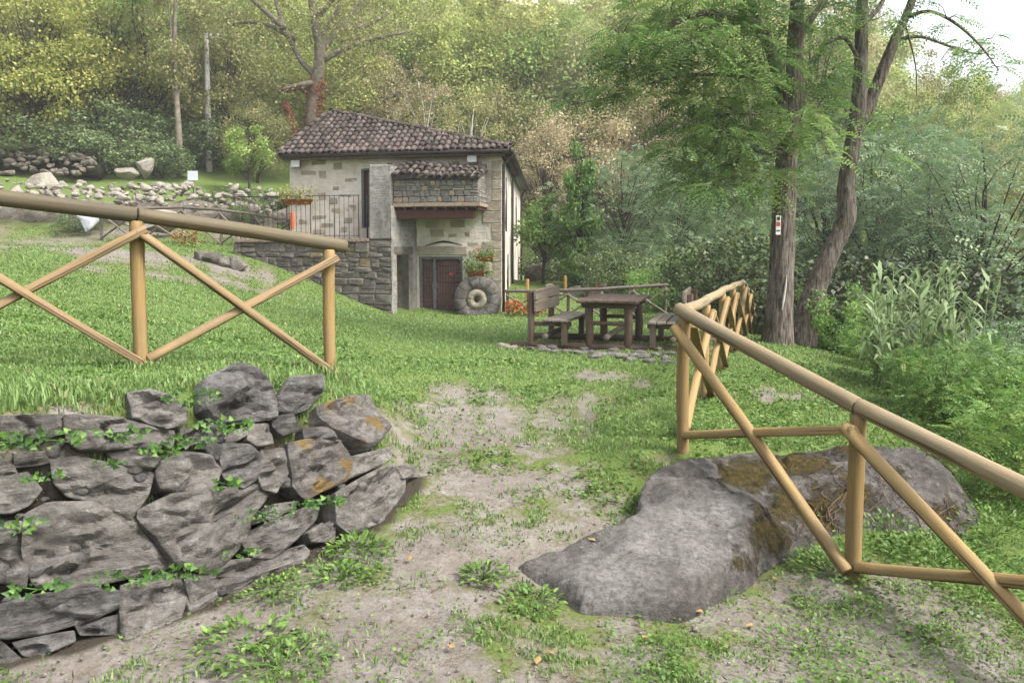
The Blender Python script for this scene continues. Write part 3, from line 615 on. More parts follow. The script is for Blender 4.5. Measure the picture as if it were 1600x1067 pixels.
# ------------------------------------------------------------------ old grey fences
def old_fence(pts, label, braces=True, r=.05, wood='wood_old', seed=0):
    cross_fence('rustic_fence', pts, label, seed, (.1, .1), braces, r, (wood,)*3)
def pxpost(px, ytop, Y, h): p = at(px, ytop, Y); return (p.x, p.y, gz(p.x, p.y), p.z)
old_fence([pxpost(793,457,25.1,.7), pxpost(838,457,24.8,.7), pxpost(888,456,24.5,.7), pxpost(940,454,24.2,.7), pxpost(990,451,24.0,.7), pxpost(1040,448,23.8,.8)], 'weathered grey pole fence from the house corner past the picnic table', seed=41)
old_fence([pxpost(1003,444,28,1), pxpost(1040,446,27.5,1), pxpost(1078,450,27,1)], 'short dark weathered fence behind the table end', seed=55)
old_fence([pxpost(1078,450,26.8,1), pxpost(1110,447,25.5,1), pxpost(1148,444,24,1), pxpost(1182,441,22.4,1)], 'thin pale rail fence behind the far end of the new fence', r=.045, wood='wood_rail', seed=61)
old_fence([pxpost(157,329,28.5,1), pxpost(215,328,28.2,1), pxpost(285,326,27.9,1), pxpost(345,330,27.7,1), pxpost(400,337,27.5,1), pxpost(452,346,27.2,1)], 'dark rustic pole fence in front of the pale rubble bank', seed=71, r=.045)
for k, (px, yt, Y) in enumerate([(824,436,28), (883,431,29), (932,432,28.5), (988,434,28)]):
    p = at(px, yt, Y); o = pole('wooden_stake', (p.x, p.y, gz(p.x, p.y)-.1), (p.x, p.y, p.z), .06, M['stake'], None, seed=k)
    tag(o, ['orange wooden stake nearest the house corner', 'orange wooden stake behind the bench backrest', 'orange wooden stake behind the left end of the table', 'orange wooden stake behind the right end of the table'][k], 'stake', 'orange stakes beyond the grey fence')
for k, (px, py, s) in enumerate([(862,441,.42),(868,444,.3),(897,443,.38),(912,445,.3),(925,446,.28),(944,443,.45),(958,445,.3),(975,446,.25)]):
    p = at(px, py, 28.6); obj('field_stone', rock_mesh('field_stone', (s, s*.8, s*.75), k+300, 3), M['stone_far'], None, Matrix.Translation((p.x, p.y, gz(p.x, p.y)+s*.35)),
      label=['leftmost grey brown boulder', 'second grey brown boulder from the left', 'third grey brown boulder from the left', 'fourth grey brown boulder from the left', 'fourth grey brown boulder from the right', 'third grey brown boulder from the right', 'second grey brown boulder from the right', 'rightmost grey brown boulder'][k]+' in the row beyond the grey fence', cat='rock', group='boulders in a row beyond the fence')

# ------------------------------------------------------------------ the stone house
FRc, FLc, BRc, BLc = Vector((-.35, 25.6, 0)), Vector((-7.57, 27.0, 0)), Vector((.42, 40, 0)), Vector((-7.2, 41.4, 0))
fu = (FLc-FRc).normalized(); fn = Vector((fu.y, -fu.x, 0)); fn = fn if fn.y < 0 else -fn
FW = (FLc-FRc).length; EZ = 5.02
def fuz(px, py, off=0):
    d = ray(px, py); o = FRc+fn*off; t = (o-CAM).dot(fn)/d.dot(fn); p = CAM+d*t
    return (p-FRc).dot(fu), p.z
def fw(u, z, off): return FRc+fu*u+fn*off+Vector((0, 0, z))
def fM(u, z, off): return frame(fw(u, z, off), fu, fn, Vector((0, 0, 1)))      # local X=left along wall, Y=outwards, Z=up
def rect(px0, py0, px1, py1, off=0):
    cx, cy_ = (px0+px1)/2, (py0+py1)/2
    u0 = fuz(px0, cy_, off)[0]; u1 = fuz(px1, cy_, off)[0]; z0 = fuz(cx, py1, off)[1]; z1 = fuz(cx, py0, off)[1]
    return min(u0, u1), max(u0, u1), z0, z1
house = thing('stone_house', (-3.9, 26.3, -.25), 'cream stone mill house with brown tiled hip roof beyond the lawn', 'house')
def fbox(name, r, o0, o1, mat, parent, bev=.008, jit=0, seed=0, **k):
    u0, u1, z0, z1 = r
    return obj(name, bevel_box(name, (u1-u0, o1-o0, z1-z0), bev, jit, seed), mat, parent, fM((u0+u1)/2, (z0+z1)/2, (o0+o1)/2), **k)
GATE = rect(655, 401, 723, 491); GATE = (GATE[0], GATE[1], -.3, GATE[3])
UDOOR = rect(566, 264, 592, 356)
def grid_wall(name, u0, u1, z0, z1, off, openings, mat, parent, step=.1, amp=.02, reveal=.28, pt=None):
    pt = pt or fw
    us = set(np.arange(u0, u1, step).round(4)) | {u1}; zs = set(np.arange(z0, z1, step).round(4)) | {z1}
    for o in openings: us |= {o[0], o[1]}; zs |= {max(o[2], z0), o[3]}
    us = sorted(us); zs = sorted(zs); UU, ZZ = np.meshgrid(us, zs); P = np.stack([UU, ZZ, np.zeros_like(UU)], -1)
    dz = amp*(fbm(P*2.2, 4, 3)+.6*fbm(P*6, 3, 5))
    V = [tuple(pt(u, z, off+d)) for u, z, d in zip(UU.ravel(), ZZ.ravel(), dz.ravel())]; n = len(us); Q = []
    for b in range(len(zs)-1):
        for a in range(n-1):
            uc, zc = (us[a]+us[a+1])/2, (zs[b]+zs[b+1])/2
            if any(o[0] < uc < o[1] and o[2] < zc < o[3] for o in openings): continue
            Q.append((b*n+a, (b+1)*n+a, (b+1)*n+a+1, b*n+a+1))
    m = MB(); m.add(V, Q)
    for o in openings:
        c = [(o[0], o[2]), (o[0], o[3]), (o[1], o[3]), (o[1], o[2])]
        fr = [tuple(pt(u, max(z, z0), off+.005)) for u, z in c]; bk = [tuple(pt(u, max(z, z0), off-reveal)) for u, z in c]
        m.add(fr+bk, [(k, k+1, k+5, k+4) for k in range(3)]+[(4, 5, 6, 7)])
    return obj(name, m.mesh(name), mat, parent)
def plaster():
    m = Mt('worn lime plaster over rubble'); v = m.coord('Object'); a = m.noise(v, 1.1, 6, .65, .4); b = m.noise(v, 5, 6, .7); c = m.noise(m.coord('Object', (1, 1, .18)), 1.6, 5, .6)
    vo = m.n('TexVoronoi', feature='DISTANCE_TO_EDGE'); m.put(vo.inputs['Vector'], m.coord('Object', (1.9, 1.9, 3.6))); vo.inputs['Scale'].default_value = 1.3; vo.inputs['Randomness'].default_value = .9
    col = m.ramp(a, [(.3, (.40, .345, .275)), (.5, (.53, .48, .41)), (.7, (.62, .585, .53))])
    e = m.ramp(vo.outputs['Distance'], [(.0, 1.0), (.09, 0.0)]); vis = m.ramp(b, [(.45, 0.0), (.68, .35)])
    col = m.mix(m.math('MULTIPLY', e, vis), col, (.22, .18, .13)); col = m.mix(m.ramp(c, [(.5, 0.0), (.72, .6)]), col, (.19, .17, .145))
    col = m.mix(m.ramp(b, [(.25, .5), (.42, 0.0)]), col, (.30, .24, .16))
    return m.pbr(col, .95, .1, m.bump(m.math('ADD', m.math('MULTIPLY', e, -.35), b), .6, .03))
M['plaster'] = plaster()
grid_wall('front_wall', 0, FW, -.9, EZ, 0, [GATE, UDOOR], M['plaster'], house)
m = MB()
def wq(a, b): m.add([(a.x, a.y, -.9), (b.x, b.y, -.9), (b.x, b.y, EZ), (a.x, a.y, EZ)], [(0, 1, 2, 3)])
wq(BRc, BLc); wq(BLc, FLc); obj('rear_wall', m.mesh('rear_wall'), M['plaster'], house)
rd = (BRc-FRc); RL = rd.length; rd.normalize(); rn = Vector((rd.y, -rd.x, 0))
def rw(u, z, off): return FRc+rd*u+rn*off+Vector((0, 0, z))
RW = [(2.2, 2.7, 2.5, 4.4), (6.5, 7.0, 2.6, 4.3), (3.2, 3.7, .1, 1.7), (9.5, 10, 2.8, 4.2)]
grid_wall('side_wall', 0, RL, -.9, EZ, 0, RW, M['plaster'], house, .2, .02, .2, rw)
for o_ in RW:
    m = MB(); m.box((o_[0]-.02, -.12, o_[2]), (o_[0]+.05, .03, o_[3])); m.box((o_[1]-.05, -.12, o_[2]), (o_[1]+.02, .03, o_[3])); m.box((o_[0]+.05, -.12, o_[3]-.06), (o_[1]-.05, .03, o_[3])); m.box((o_[0]+.05, -.15, o_[2]), (o_[1]-.05, -.1, o_[3]-.06))
    obj('window', m.mesh('window'), M['metal'], house, frame(FRc, rd, rn, Vector((0, 0, 1))))
# exposed stones and corner blocks, a little proud of the plaster
BAYR = (592, 750, 240, 350)
used = []
def stone_ok(u0, u1, z0, z1):
    for a in used:
        if u0 < a[1]+.03 and u1 > a[0]-.03 and z0 < a[3]+.03 and z1 > a[2]-.03: return False
    return True
used += [(GATE[0]-.12, GATE[1]+.12, -.5, GATE[3]+.45), (UDOOR[0]-.1, UDOOR[1]+.1, UDOOR[2], UDOOR[3]+.1)]
z = -.2; k = 0
while z < 4.7:                                                            # quoins
    h = R.uniform(.26, .42); wd = R.choice([.32, .62]); used.append((0.04, wd, z, z+h))
    fbox('quoin', (-.012, wd, z, z+h-.02), -.1, .028, M['stone_house'], house, .015, .012, k); z += h; k += 1
for k in range(900):
    if len(used) > 85: break
    if R.random() < .72: u = R.uniform(.5, 3.2); z = R.uniform(-.1, 4.6)
    else: u = R.uniform(3.2, FW-.3); z = R.uniform(2.3, 4.7)
    wd, h = R.uniform(.2, .55), R.uniform(.12, .26)
    if u+wd > FW or not stone_ok(u, u+wd, z, z+h): continue
    used.append((u, u+wd, z, z+h)); fbox('wall_stone', (u, u+wd, z, z+h), -.08, .014, M['stone_house'] if R.random() < .9 else M['plaster'], house, .02, .02, k+50)
# gate with iron grille
gate = thing('barred_gate', fw((GATE[0]+GATE[1])/2, -.3, 0), 'grey iron grille gate over red brown plank doors', 'gate')
u0, u1, z0, z1 = GATE; nb = 11
for k in range(nb):
    a0 = z0+(z1-z0)*k/nb; fbox('door_plank', (u0+.02, u1-.02, a0+.006, a0+(z1-z0)/nb-.006), -.22, -.18, M['door_red'], gate, .006)
for nme, r_ in [('gate_frame', (u0, u0+.09, z0, z1)), ('gate_frame', (u1-.09, u1, z0, z1)), ('gate_frame', (u0+.09, u1-.09, z1-.09, z1)), ('gate_frame', (u0+.09, u1-.09, z0, z0+.07))]:
    fbox(nme, r_, -.12, -.03, M['iron'], gate)
uu = u0+(u1-u0)*.655; fbox('gate_frame', (uu-.055, uu+.055, z0+.07, z1-.09), -.118, -.028, M['iron'], gate)
fbox('lock_plate', (uu-.1, uu+.07, z0+.9, z0+1.05), -.03, -.012, M['iron'], gate)
for k in range(1, 14):
    c = u0+.09+(u1-u0-.18)*k/14
    if abs(c-uu) > .07: fbox('grille_bar', (c-.007, c+.007, z0+.07, z1-.09), -.085, -.07, M['iron'], gate, 0)
for k in range(1, 13):
    c = z0+.07+(z1-z0-.16)*k/13; fbox('grille_bar', (u0+.09, u1-.09, c-.007, c+.007), -.1, -.086, M['iron'], gate, 0)
r_ = rect(651, 385, 730, 399); fbox('lintel', r_, -.06, .05, M['stone_house'], house, .02, .01, 3)
m = MB(); c0 = rect(664, 380, 722, 384); m.tube([fw(c0[1], c0[2]-.01, .01), fw((c0[0]+c0[1])/2, c0[3]+.05, .015), fw(c0[0], c0[2]+.02, .01)], [.012, .04, .01], 6, sub=4); obj('crack', m.mesh('crack'), M['black'], house)
# upper door
u0, u1, z0, z1 = UDOOR
dr = fbox('door', (u0+.05, u1-.05, z0+.03, z1-.05), -.2, -.15, M['door_red'], house)
fbox('door_frame', (u1-.07, u1+.02, z0, z1), -.12, .03, M['iron'], dr); fbox('door_frame', (u0, u1-.07, z1-.06, z1+.015), -.12, .03, M['iron'], dr)
for k in range(5): c = u0+.1+k*(u1-u0-.2)/4; fbox('grille_bar', (c-.008, c+.008, z0+.02, z1-.07), -.1, -.085, M['iron'], dr, 0)
for k in range(8): c = z0+.1+k*(z1-z0-.2)/7; fbox('grille_bar', (u0+.02, u1-.07, c-.008, c+.008), -.118, -.103, M['iron'], dr, 0)
# roof
e0 = fw(FW+.14, EZ, .42); e1 = fw(-.36, EZ, .42); br = BRc+Vector((.36, .3, EZ)); bl = BLc+Vector((-.2, .3, EZ)); ap = Vector((-6.6, 29.0, 6.82)); ap2 = Vector((-5.3, 36.5, 6.82))
m = MB(); up = Vector((0, 0, .05)); V = [e0, e1, br, bl, ap, ap2]
m.add([tuple(v+up) for v in V]+[tuple(v-Vector((0, 0, .09))) for v in V], [(1, 2, 5, 4), (3, 0, 4, 5), (1, 0, 6, 7), (2, 1, 7, 8), (3, 2, 8, 9), (0, 3, 9, 6), (6, 9, 8, 7)], [(0, 1, 4), (2, 3, 5)])
roof = obj('roof', m.mesh('roof'), M['tile_deck'], house)
def arch_mesh(name, L=.46, w0=.115, w1=.088, h=.085, thick=.016, n=8, seed=0):
    V = []; Qd = []; g = random.Random(seed); 
    for (yy, ww, hh) in ((0, w0, h), (L*.5, (w0+w1)/2, h*.9), (L, w1, h*.8)):
        for inn in (0, 1):
            for k in range(n+1):
                a = math.pi*k/n; r = 1-inn*thick/w0*1.4; V.append((math.cos(a)*ww*r, yy, math.sin(a)*hh*r+g.uniform(-.004, .004)))
    st = n+1
    for s in (0, 1):
        for k in range(n):
            a = s*2*st+k; Qd.append((a, a+1, a+2*st+1, a+2*st)); b = a+st; Qd.append((b, b+2*st, b+2*st+1, b+1))
    for s in (0, 2):
        for k in range(n): a = s*2*st+k; Qd.append((a, a+st, a+st+1, a+1))
    return mesh_np(name, V, Qd, smooth=False)
TM = [arch_mesh('roof_tile', .42*R.uniform(.95, 1.05), .1*R.uniform(.92, 1.08), .075, .075, seed=q) for q in range(5)]
for t in TM: t.materials.append(M['tile'])
CH = arch_mesh('channel_tile', .42, .09, .1, .055); CH.materials.append(M['tile'])
def tile_slope(E0, E1, apx, par, sp_=.215, ex=.29, jit=.025):
    e = (E1-E0).normalized(); L = (E1-E0).length; a = apx-E0; ea = a.dot(e); sv = a-e*ea; SM = sv.length; sv.normalize(); nm = e.cross(sv); nm = nm if nm.z > 0 else -nm
    nc = int(L/sp_); cnt = 0
    for c in range(nc):
        x = (c+.5)*L/nc; lim = SM*(x/ea if x < ea else (L-x)/(L-ea)); wob = R.uniform(-.03, .03)
        for r in range(max(1, int((lim+.2)/ex))):
            yy = -.09+r*ex+wob+R.uniform(-jit, jit); sag = .05*math.sin(x*1.3+1)*math.sin(r*.5)
            o = E0+e*(x+R.uniform(-.012, .012))+sv*yy+nm*(.075+R.uniform(-.008, .012)+sag*.5)
            tl = Matrix.Rotation(-.055+R.uniform(-.02, .02), 4, 'X') @ Matrix.Rotation(R.uniform(-.05, .05), 4, 'Z')
            obj('roof_tile', R.choice(TM), None, par, frame(o, e, sv, nm) @ tl); cnt += 1
        if r >= 0:
            o = E0+e*(x+.5*L/nc)+sv*(-.1)+nm*.115; obj('channel_tile', CH, None, par, frame(o, e, sv, -nm))
    return cnt
tile_slope(e0, e1, ap, roof)
def ridge(a, b, par, sc=1.2):
    d = (b-a); L = d.length; d.normalize(); s = d.cross(Vector((0, 0, 1))).normalized(); nz = s.cross(d)
    for k in range(int(L/.36)):
        o = a+d*(k*.36)+nz*(.10+R.uniform(0, .02)); obj('ridge_tile', R.choice(TM), None, par, frame(o, s, d, nz) @ Matrix.Scale(sc, 4) @ Matrix.Rotation(-.05, 4, 'X'))
ridge(e1, ap, roof); ridge(ap, ap2, roof); ridge(e0, ap, roof)
bp_ = at(682, 217, 27.4); obj('chimney_block', bevel_box('chimney_block', (.5, .45, .34), .03, .02, 4), M['stone_pale'], roof, Matrix.Translation(bp_) @ zrot(.2))
# gutters and downpipes
def half_gutter(a, b, name='gutter'):
    m = MB(); m.tube([a, b], [.075, .075], 10); return obj(name, m.mesh(name, True), M['metal'], house)
half_gutter(e0+fn*.05+Vector((0, 0, -.03)), e1+fn*.05+Vector((0, 0, -.03))); half_gutter(e1+fn*.05+rn*.05+Vector((0, 0, -.03)), br+rn*.05+Vector((0, 0, -.03)))
m = MB(); m.box((-.14, .0, EZ-.16), (FW+.1, .36, EZ-.095)); obj('eave_board', m.mesh('eave_board'), M['wood_old'], house, frame(FRc, fu, fn, Vector((0, 0, 1))))
m = MB(); m.box((.05, .01, EZ-.16), (RL, .36, EZ-.095)); obj('eave_board', m.mesh('eave_board'), M['metal'], house, frame(FRc, rd, rn, Vector((0, 0, 1))))
def dpipe(u, z0): 
    m = MB(); m.tube([rw(u, EZ-.08, .34), rw(u, EZ-.25, .2), rw(u, EZ-.45, .07), rw(u, 2.5, .07), rw(u, z0, .07)], [.05]*5, 10); obj('downpipe', m.mesh('downpipe', True), M['metal'], house)
dpipe(.1, -.3); dpipe(5.6, -.3); dpipe(13.9, -.2)
# floodlights
for k, (px, py) in enumerate([(461, 256), (737, 248)]):
    u, z = fuz(px, py, .3); t = thing('floodlight', fw(u, z, .28), ['white floodlight under the left end of the eave', 'white floodlight under the right part of the eave'][k], 'floodlight', 'floodlights under the eave')
    obj('housing', bevel_box('housing', (.32, .1, .24), .02), M['black'], t, fM(u, z, .22)); obj('lamp_glass', bevel_box('lamp_glass', (.31, .03, .23), .008), M['white'], t, fM(u, z, .29)); obj('bracket', bevel_box('bracket', (.05, .2, .04), 0), M['black'], t, fM(u, z+.05, .08))

# pier, angled wall and bay
TO = 1.3; pr = rect(576, 258, 611, 371, TO); tz = 2.2
fbox('pier', (pr[0], pr[1], tz-.02, pr[3]), .02, TO, M['pier_stone'], house, .03, .02, 8)
pw = MB(); PC = [fw(pr[0]-.0, 0, TO), fw(fuz(652, 440, 0)[0], 0, 0)]; ad = (PC[1]-PC[0]); AL = ad.length; ad.normalize(); an = Vector((ad.y, -ad.x, 0)); an = an if an.y < 0 else -an
def aw(u, z, off): return PC[0]+ad*u+an*off+Vector((0, 0, z))
def auz(px, py):
    d = ray(px, py); t = (PC[0]-CAM).dot(an)/d.dot(an); p = CAM+d*t; return (p-PC[0]).dot(ad), p.z
bayz = fuz(680, 320, TO)[1]
da, db = auz(620, 440)[0], auz(638, 440)[0]; dz1 = auz(630, 398)[1]
stw = M['stone_terr']
grid_wall('angled_wall', 0, AL, -.9, bayz, 0, [(da, db, -.9, dz1)], M['pier_stone'], house, .1, .03, 1.0, aw)
obj('door', bevel_box('door', (db-da-.02, .05, dz1+.7), .005), M['wood_pic'], house, frame(aw((da+db)/2, (dz1-.7)/2, -.4), ad, an, Vector((0, 0, 1))))  # dark leaf added in the open doorway to give the recess its shade
la, lz0, lz1 = auz(616, 390)[0], auz(625, 397)[1], auz(625, 385)[1]
obj('lintel', bevel_box('lintel', (db-la+.25, .2, lz1-lz0), .02, .01, 2), M['stone_terr'], house, frame(aw((la+db+.25)/2, (lz0+lz1)/2, -.06), ad, an, Vector((0, 0, 1))))
obj('door_jamb', bevel_box('door_jamb', (.2, .2, lz0+.6), .02, .01, 5), M['stone_terr'], house, frame(aw(db+.11, (lz0-.6)/2, -.06), ad, an, Vector((0, 0, 1))))
BO = 1.12; b0, b1, bz0, bz1 = rect(608, 277, 748, 317, BO); b1 = min(b1, pr[0]-.005)
bay = house
m = MB(); C8 = [(b0, .02), (b0, BO-.05), (b1, BO-.05), (b1, .02)]
m.add([tuple(fw(u, bz0, o)) for u, o in C8]+[tuple(fw(u, bz1+.02 if o > .5 else bz1+.5, o)) for u, o in C8], [(0, 1, 5, 4), (1, 2, 6, 5), (2, 3, 7, 6), (4, 5, 6, 7), (0, 3, 2, 1)]); obj('bay_core', m.mesh('bay_core'), M['joint'], house)
z = bz0+.01; k = 0
while z < bz1-.02:
    h = min(R.uniform(.13, .19), bz1-z); u = b0+.01
    while u < b1-.04:
        wd = min(R.choice([R.uniform(.14, .22), R.uniform(.22, .42)]), b1-u-.005)
        if b1-u-wd < .08: wd = b1-u-.005
        hh = h if R.random() < .8 else h*.55
        mt = M['stone_bay'] if R.random() < .86 else R.choice([M['brickedge'], M['stone_house']])
        fbox('bay_stone', (u+.008, u+wd-.008, z+.008, z+hh-.006), BO-.12, BO+R.uniform(-.012, .012), mt, house, .018, .01, k); k += 1
        if hh < h*.9 and h*.45 > .06: fbox('bay_stone', (u+.008, u+wd-.008, z+hh+.004, z+h-.006), BO-.12, BO+R.uniform(-.014, .01), M['stone_bay'], house, .015, .008, k); k += 1
        u += wd
    z += h
for kk in range(5): # right return of the bay
    for q in range(4):
        zz = bz0+.02+kk*(bz1-bz0-.03)/5; oo = .08+q*.25
        obj('bay_stone', bevel_box('bay_stone', (.1, .23, (bz1-bz0)/5-.02), .016, .008, kk*4+q), M['stone_bay'], house, fM(b0+.04, zz+.07, oo+.12))
s0 = rect(610, 316, 751, 322, BO); fbox('bay_sill', (b0-.05, b1, bz0-.12, bz0), .02, BO+.05, M['brickedge'], house, .01)
for q in range(9):
    c = b0+.05+(b1-b0-.1)*q/8; fbox('joist', (c-.04, c+.04, bz0-.22, bz0-.122), .05, BO+.02, M['wood_red'], house)
fbox('beam', (b0+.18, b1-.02, bz0-.5, bz0-.222), BO-.32, BO-.08, M['wood_red'], house, .015)
# bay roof: steep little lean-to
te0 = fw(b1+.0, bz1+.02, BO+.12); te1 = fw(b0-.08, bz1-.02, BO+.1); 
def lean(E0, E1, rise, run, par):
    e = (E1-E0).normalized(); L = (E1-E0).length; nc = int(L/.235); bk = -fn
    for c in range(nc):
        x = (c+.5)*L/nc; drop = .0 if x < L*.55 else (x/L-.55)*.42; sv = (bk*run+Vector((0, 0, rise-drop))).normalized(); nm = e.cross(sv); nm = nm if nm.z > 0 else -nm
        for r in range(3):
            o = E0+e*(x+R.uniform(-.02, .02))+sv*(r*.36+R.uniform(-.03, .03)-.05)+nm*.08+Vector((0, 0, -drop*.35+.05*math.sin(x*3)))
            obj('roof_tile', R.choice(TM), None, par, frame(o, e, sv, nm) @ Matrix.Rotation(-.06, 4, 'X') @ Matrix.Rotation(R.uniform(-.1, .1), 4, 'Z') @ Matrix.Rotation(R.uniform(-.1, .1), 4, 'Y'))
m = MB(); m.add([tuple(te0), tuple(te1), tuple(te1-fn*1.2+Vector((0, 0, .3))), tuple(te0-fn*1.2+Vector((0, 0, .58))), tuple(te0-Vector((0, 0, .05))), tuple(te1-Vector((0, 0, .05)))], [(0, 1, 2, 3), (4, 5, 1, 0)])
br_ = obj('bay_roof', m.mesh('bay_roof'), M['tile_deck'], house); lean(te0, te1, .52, 1.05, br_)

# terrace
tl = fuz(365, 400, TO)[0]; terr_t = thing('terrace_wall', fw((tl+pr[0])/2, -.2, TO), 'stained block retaining wall of the raised terrace left of the doors', 'retaining wall')
m = MB(); m.box((pr[0]+1.4, .02, -.9), (tl, TO-.06, tz-.05)); m.box((pr[0], TO-.22, -.9), (pr[0]+1.396, TO-.064, tz-.05)); m.box((pr[0], .03, tz-.12), (pr[0]+1.396, TO-.225, tz-.052)); obj('terrace_core', m.mesh('terrace_core'), M['joint'], terr_t, frame(FRc, fu, fn, Vector((0, 0, 1))))
z = -.5; k = 0
while z < tz-.16:
    h = min(R.uniform(.15, .36), tz-.12-z); u = pr[0]+.004
    while u < tl-.05:
        wd = min(R.uniform(.25, .62), tl-u)
        if tl-u-wd < .12: wd = tl-u
        p = fw(u+wd/2, z, TO)
        if z+h > gz(p.x, p.y)-.25:
            sp2 = h > .26 and R.random() < .35
            if sp2: fbox('wall_block', (u+.006, u+wd-.008, z+h*.52+.005, z+h-.007), TO-.2, TO+R.uniform(-.025, .012), R.choice([M['stone_terr']]*9+[M['stone_ochre']]), terr_t, .025, .025, k+5000)
            fbox('wall_block', (u+.006, u+wd-.008, z+.007, z+(h*.52-.005 if sp2 else h-.007)), TO-.2, TO+R.uniform(-.02, .015), R.choice([M['stone_terr']]*9+[M['stone_ochre']]), terr_t, .03, .035, k); k += 1
        u += wd
    z += h
nb = int((tl-pr[1])/.09)
cb = bevel_box('coping_brick', (.078, TO*.4, .11), .006); cb.materials.append(M['brickedge'])
for q in range(nb): obj('coping_brick', cb, None, terr_t, fM(pr[1]+.05+q*.09, tz-.045+R.uniform(-.006, .006), TO-.2+R.uniform(-.01, .01)))
m = MB(); m.box((pr[1], .02, tz-.048), (tl, TO-.47, tz-.005)); obj('terrace_floor', m.mesh('terrace_floor'), M['concrete'], terr_t, frame(FRc, fu, fn, Vector((0, 0, 1))))
rail = thing('iron_railing', fw(tl, tz, TO-.1), 'dark iron railing with upright bars along the terrace edge', 'railing')
rt = fuz(500, 306, TO-.1)[1]
def bar(n_, a, b, r_): 
    mm = MB(); mm.tube([a, b], [r_, r_], 6); obj(n_, mm.mesh(n_), M['rust_iron'], rail)
bar('top_rail', fw(pr[1]+.35, rt, TO-.1), fw(tl, rt, TO-.1), .016); bar('bottom_rail', fw(pr[1]+.35, tz+.1, TO-.1), fw(tl, tz+.1, TO-.1), .012)
u = pr[1]+.38; q = 0
while u < tl: bar('baluster', fw(u, tz-.02 if q % 5 else tz-.25, TO-.1), fw(u, rt, TO-.1), .009 if q % 5 else .016); u += .165; q += 1
for q in range(5): bar('baluster', fw(pr[1]+.12+q*.05, tz, TO-.12-q*.16), fw(pr[1]+.12+q*.05, rt, TO-.12-q*.16), .009)

# millstone leaning on the house
mc_u, mc_z = fuz(746, 468, .35); ms = thing('millstone', fw(mc_u, -.25, .35), 'round segmented millstone leaning beside the gate', 'millstone', M=fM(mc_u, mc_z, .3) @ Matrix.Rotation(.06, 4, 'X'))
def wedge(r0, r1, a0, a1, d, n=5):
    V = []; 
    for o in (-d/2, d/2):
        for k in range(n+1):
            a = a0+(a1-a0)*k/n; V += [(math.cos(a)*r0, o, math.sin(a)*r0), (math.cos(a)*r1, o, math.sin(a)*r1)]
    st = 2*(n+1); Q = []
    for k in range(n):
        a = 2*k; Q += [(a, a+1, a+3, a+2), (st+a, st+a+2, st+a+3, st+a+1), (a+1, st+a+1, st+a+3, a+3), (a, a+2, st+a+2, st+a)]
    Q += [(0, st, st+1, 1), (2*n, 2*n+1, st+2*n+1, st+2*n)]
    return mesh_np('segment', V, Q)
na = 11; aa = 0
for q in range(na):
    a0 = 2*math.pi*(q+R.uniform(-.13, .13) if q else 0)/na if False else 2*math.pi*q/na
    mw = wedge(.335, .755*R.uniform(.995, 1.005), a0+.007, a0+2*math.pi/na-.007, .3+R.uniform(-.012, .012), 8)
    bm = bmesh.new(); bm.from_mesh(mw); bmesh.ops.recalc_face_normals(bm, faces=bm.faces); bm.to_mesh(mw); bm.free()
    obj('segment', mw, M['mill'], ms, WM[ms.name])
mw = wedge(.11, .325, 0, 2*math.pi-1e-4, .33, 28); bm = bmesh.new(); bm.from_mesh(mw); bmesh.ops.recalc_face_normals(bm, faces=bm.faces); bm.to_mesh(mw); bm.free(); mw.name = 'hub'
obj('hub', mw, M['stone_house'], ms, WM[ms.name])

# planters
def flowerbox(name, loc, wdt, label, X=fu, pot='terracotta', nl=260, hgt=.22, flowers=('petal', 40), leaf='L_yellow', spread=1.0, trough=True):
    t = thing(name, loc, label, 'planter'); loc = Vector(loc); g = np.random.default_rng(abs(hash(label)) % 1 + len(label)*7+int(wdt*100))
    if trough:
        mm = MB(); 
        for s in (0,):
            V = []
            for (zz, a, b) in ((0, .42, .075), (.16, .5, .1), (.18, .52, .115), (.18, .47, .08), (.12, .46, .075)):
                V += [(-a*wdt, -b, zz), (a*wdt, -b, zz), (a*wdt, b, zz), (-a*wdt, b, zz)]
            Q = [(3, 2, 1, 0)]
            for r in range(4):
                for k in range(4): Q.append((r*4+k, r*4+(k+1) % 4, r*4+4+(k+1) % 4, r*4+4+k))
            Q.append((16, 17, 18, 19)); mm.add(V, Q)
        obj('trough', mm.mesh('trough'), M[pot], t, frame(loc, X, Vector((X.y, -X.x, 0)), Vector((0, 0, 1))))
    n = nl; P = np.array(loc)+np.outer(g.uniform(-.5, .5, n)*wdt*spread, np.array(X))+g.normal(0, .07*spread, (n, 3))+np.array([0, 0, .2])+np.stack([0*g.random(n)]*2+[g.uniform(-.12, hgt, n)], -1)
    V, Q = leafq(P, rdir(n, g, .3), rdir(n, g, .6), g.uniform(.05, .1, n), .8); m_ = MB(); m_.add(V, Q, None, g.random(n)); obj('foliage', m_.mesh('foliage'), M[leaf], t)
    n = flowers[1]; P = np.array(loc)+np.outer(g.uniform(-.55, .55, n)*wdt*spread, np.array(X))+g.normal(0, .09*spread, (n, 3))+np.array([0, 0, .22+hgt*.5])
    m_ = MB()
    for q in range(3): V, Q = leafq(P, rdir(n, g), rdir(n, g, .2), g.uniform(.05, .08, n), .9); m_.add(V, Q)
    obj('flowers', m_.mesh('flowers'), M[flowers[0]], t)
u, z = fuz(466, 318, TO-.05); flowerbox('flower_trough', fw(u, z-.05, TO-.0), 1.0, 'long planter hanging on the left end of the terrace railing', flowers=('pink', 14), nl=420, hgt=.3, spread=1.25)
u, z = fuz(756, 407, .2); flowerbox('flower_trough', fw(u, z-.05, .17), .62, 'terracotta planter on a stone bracket right of the gate', leaf='L_bush', flowers=('petal', 7), nl=240, hgt=.18); fbox('corbel', rect(738, 409, 768, 424, .1), -.05, .3, M['stone_house'], house, .03, .02, 3)
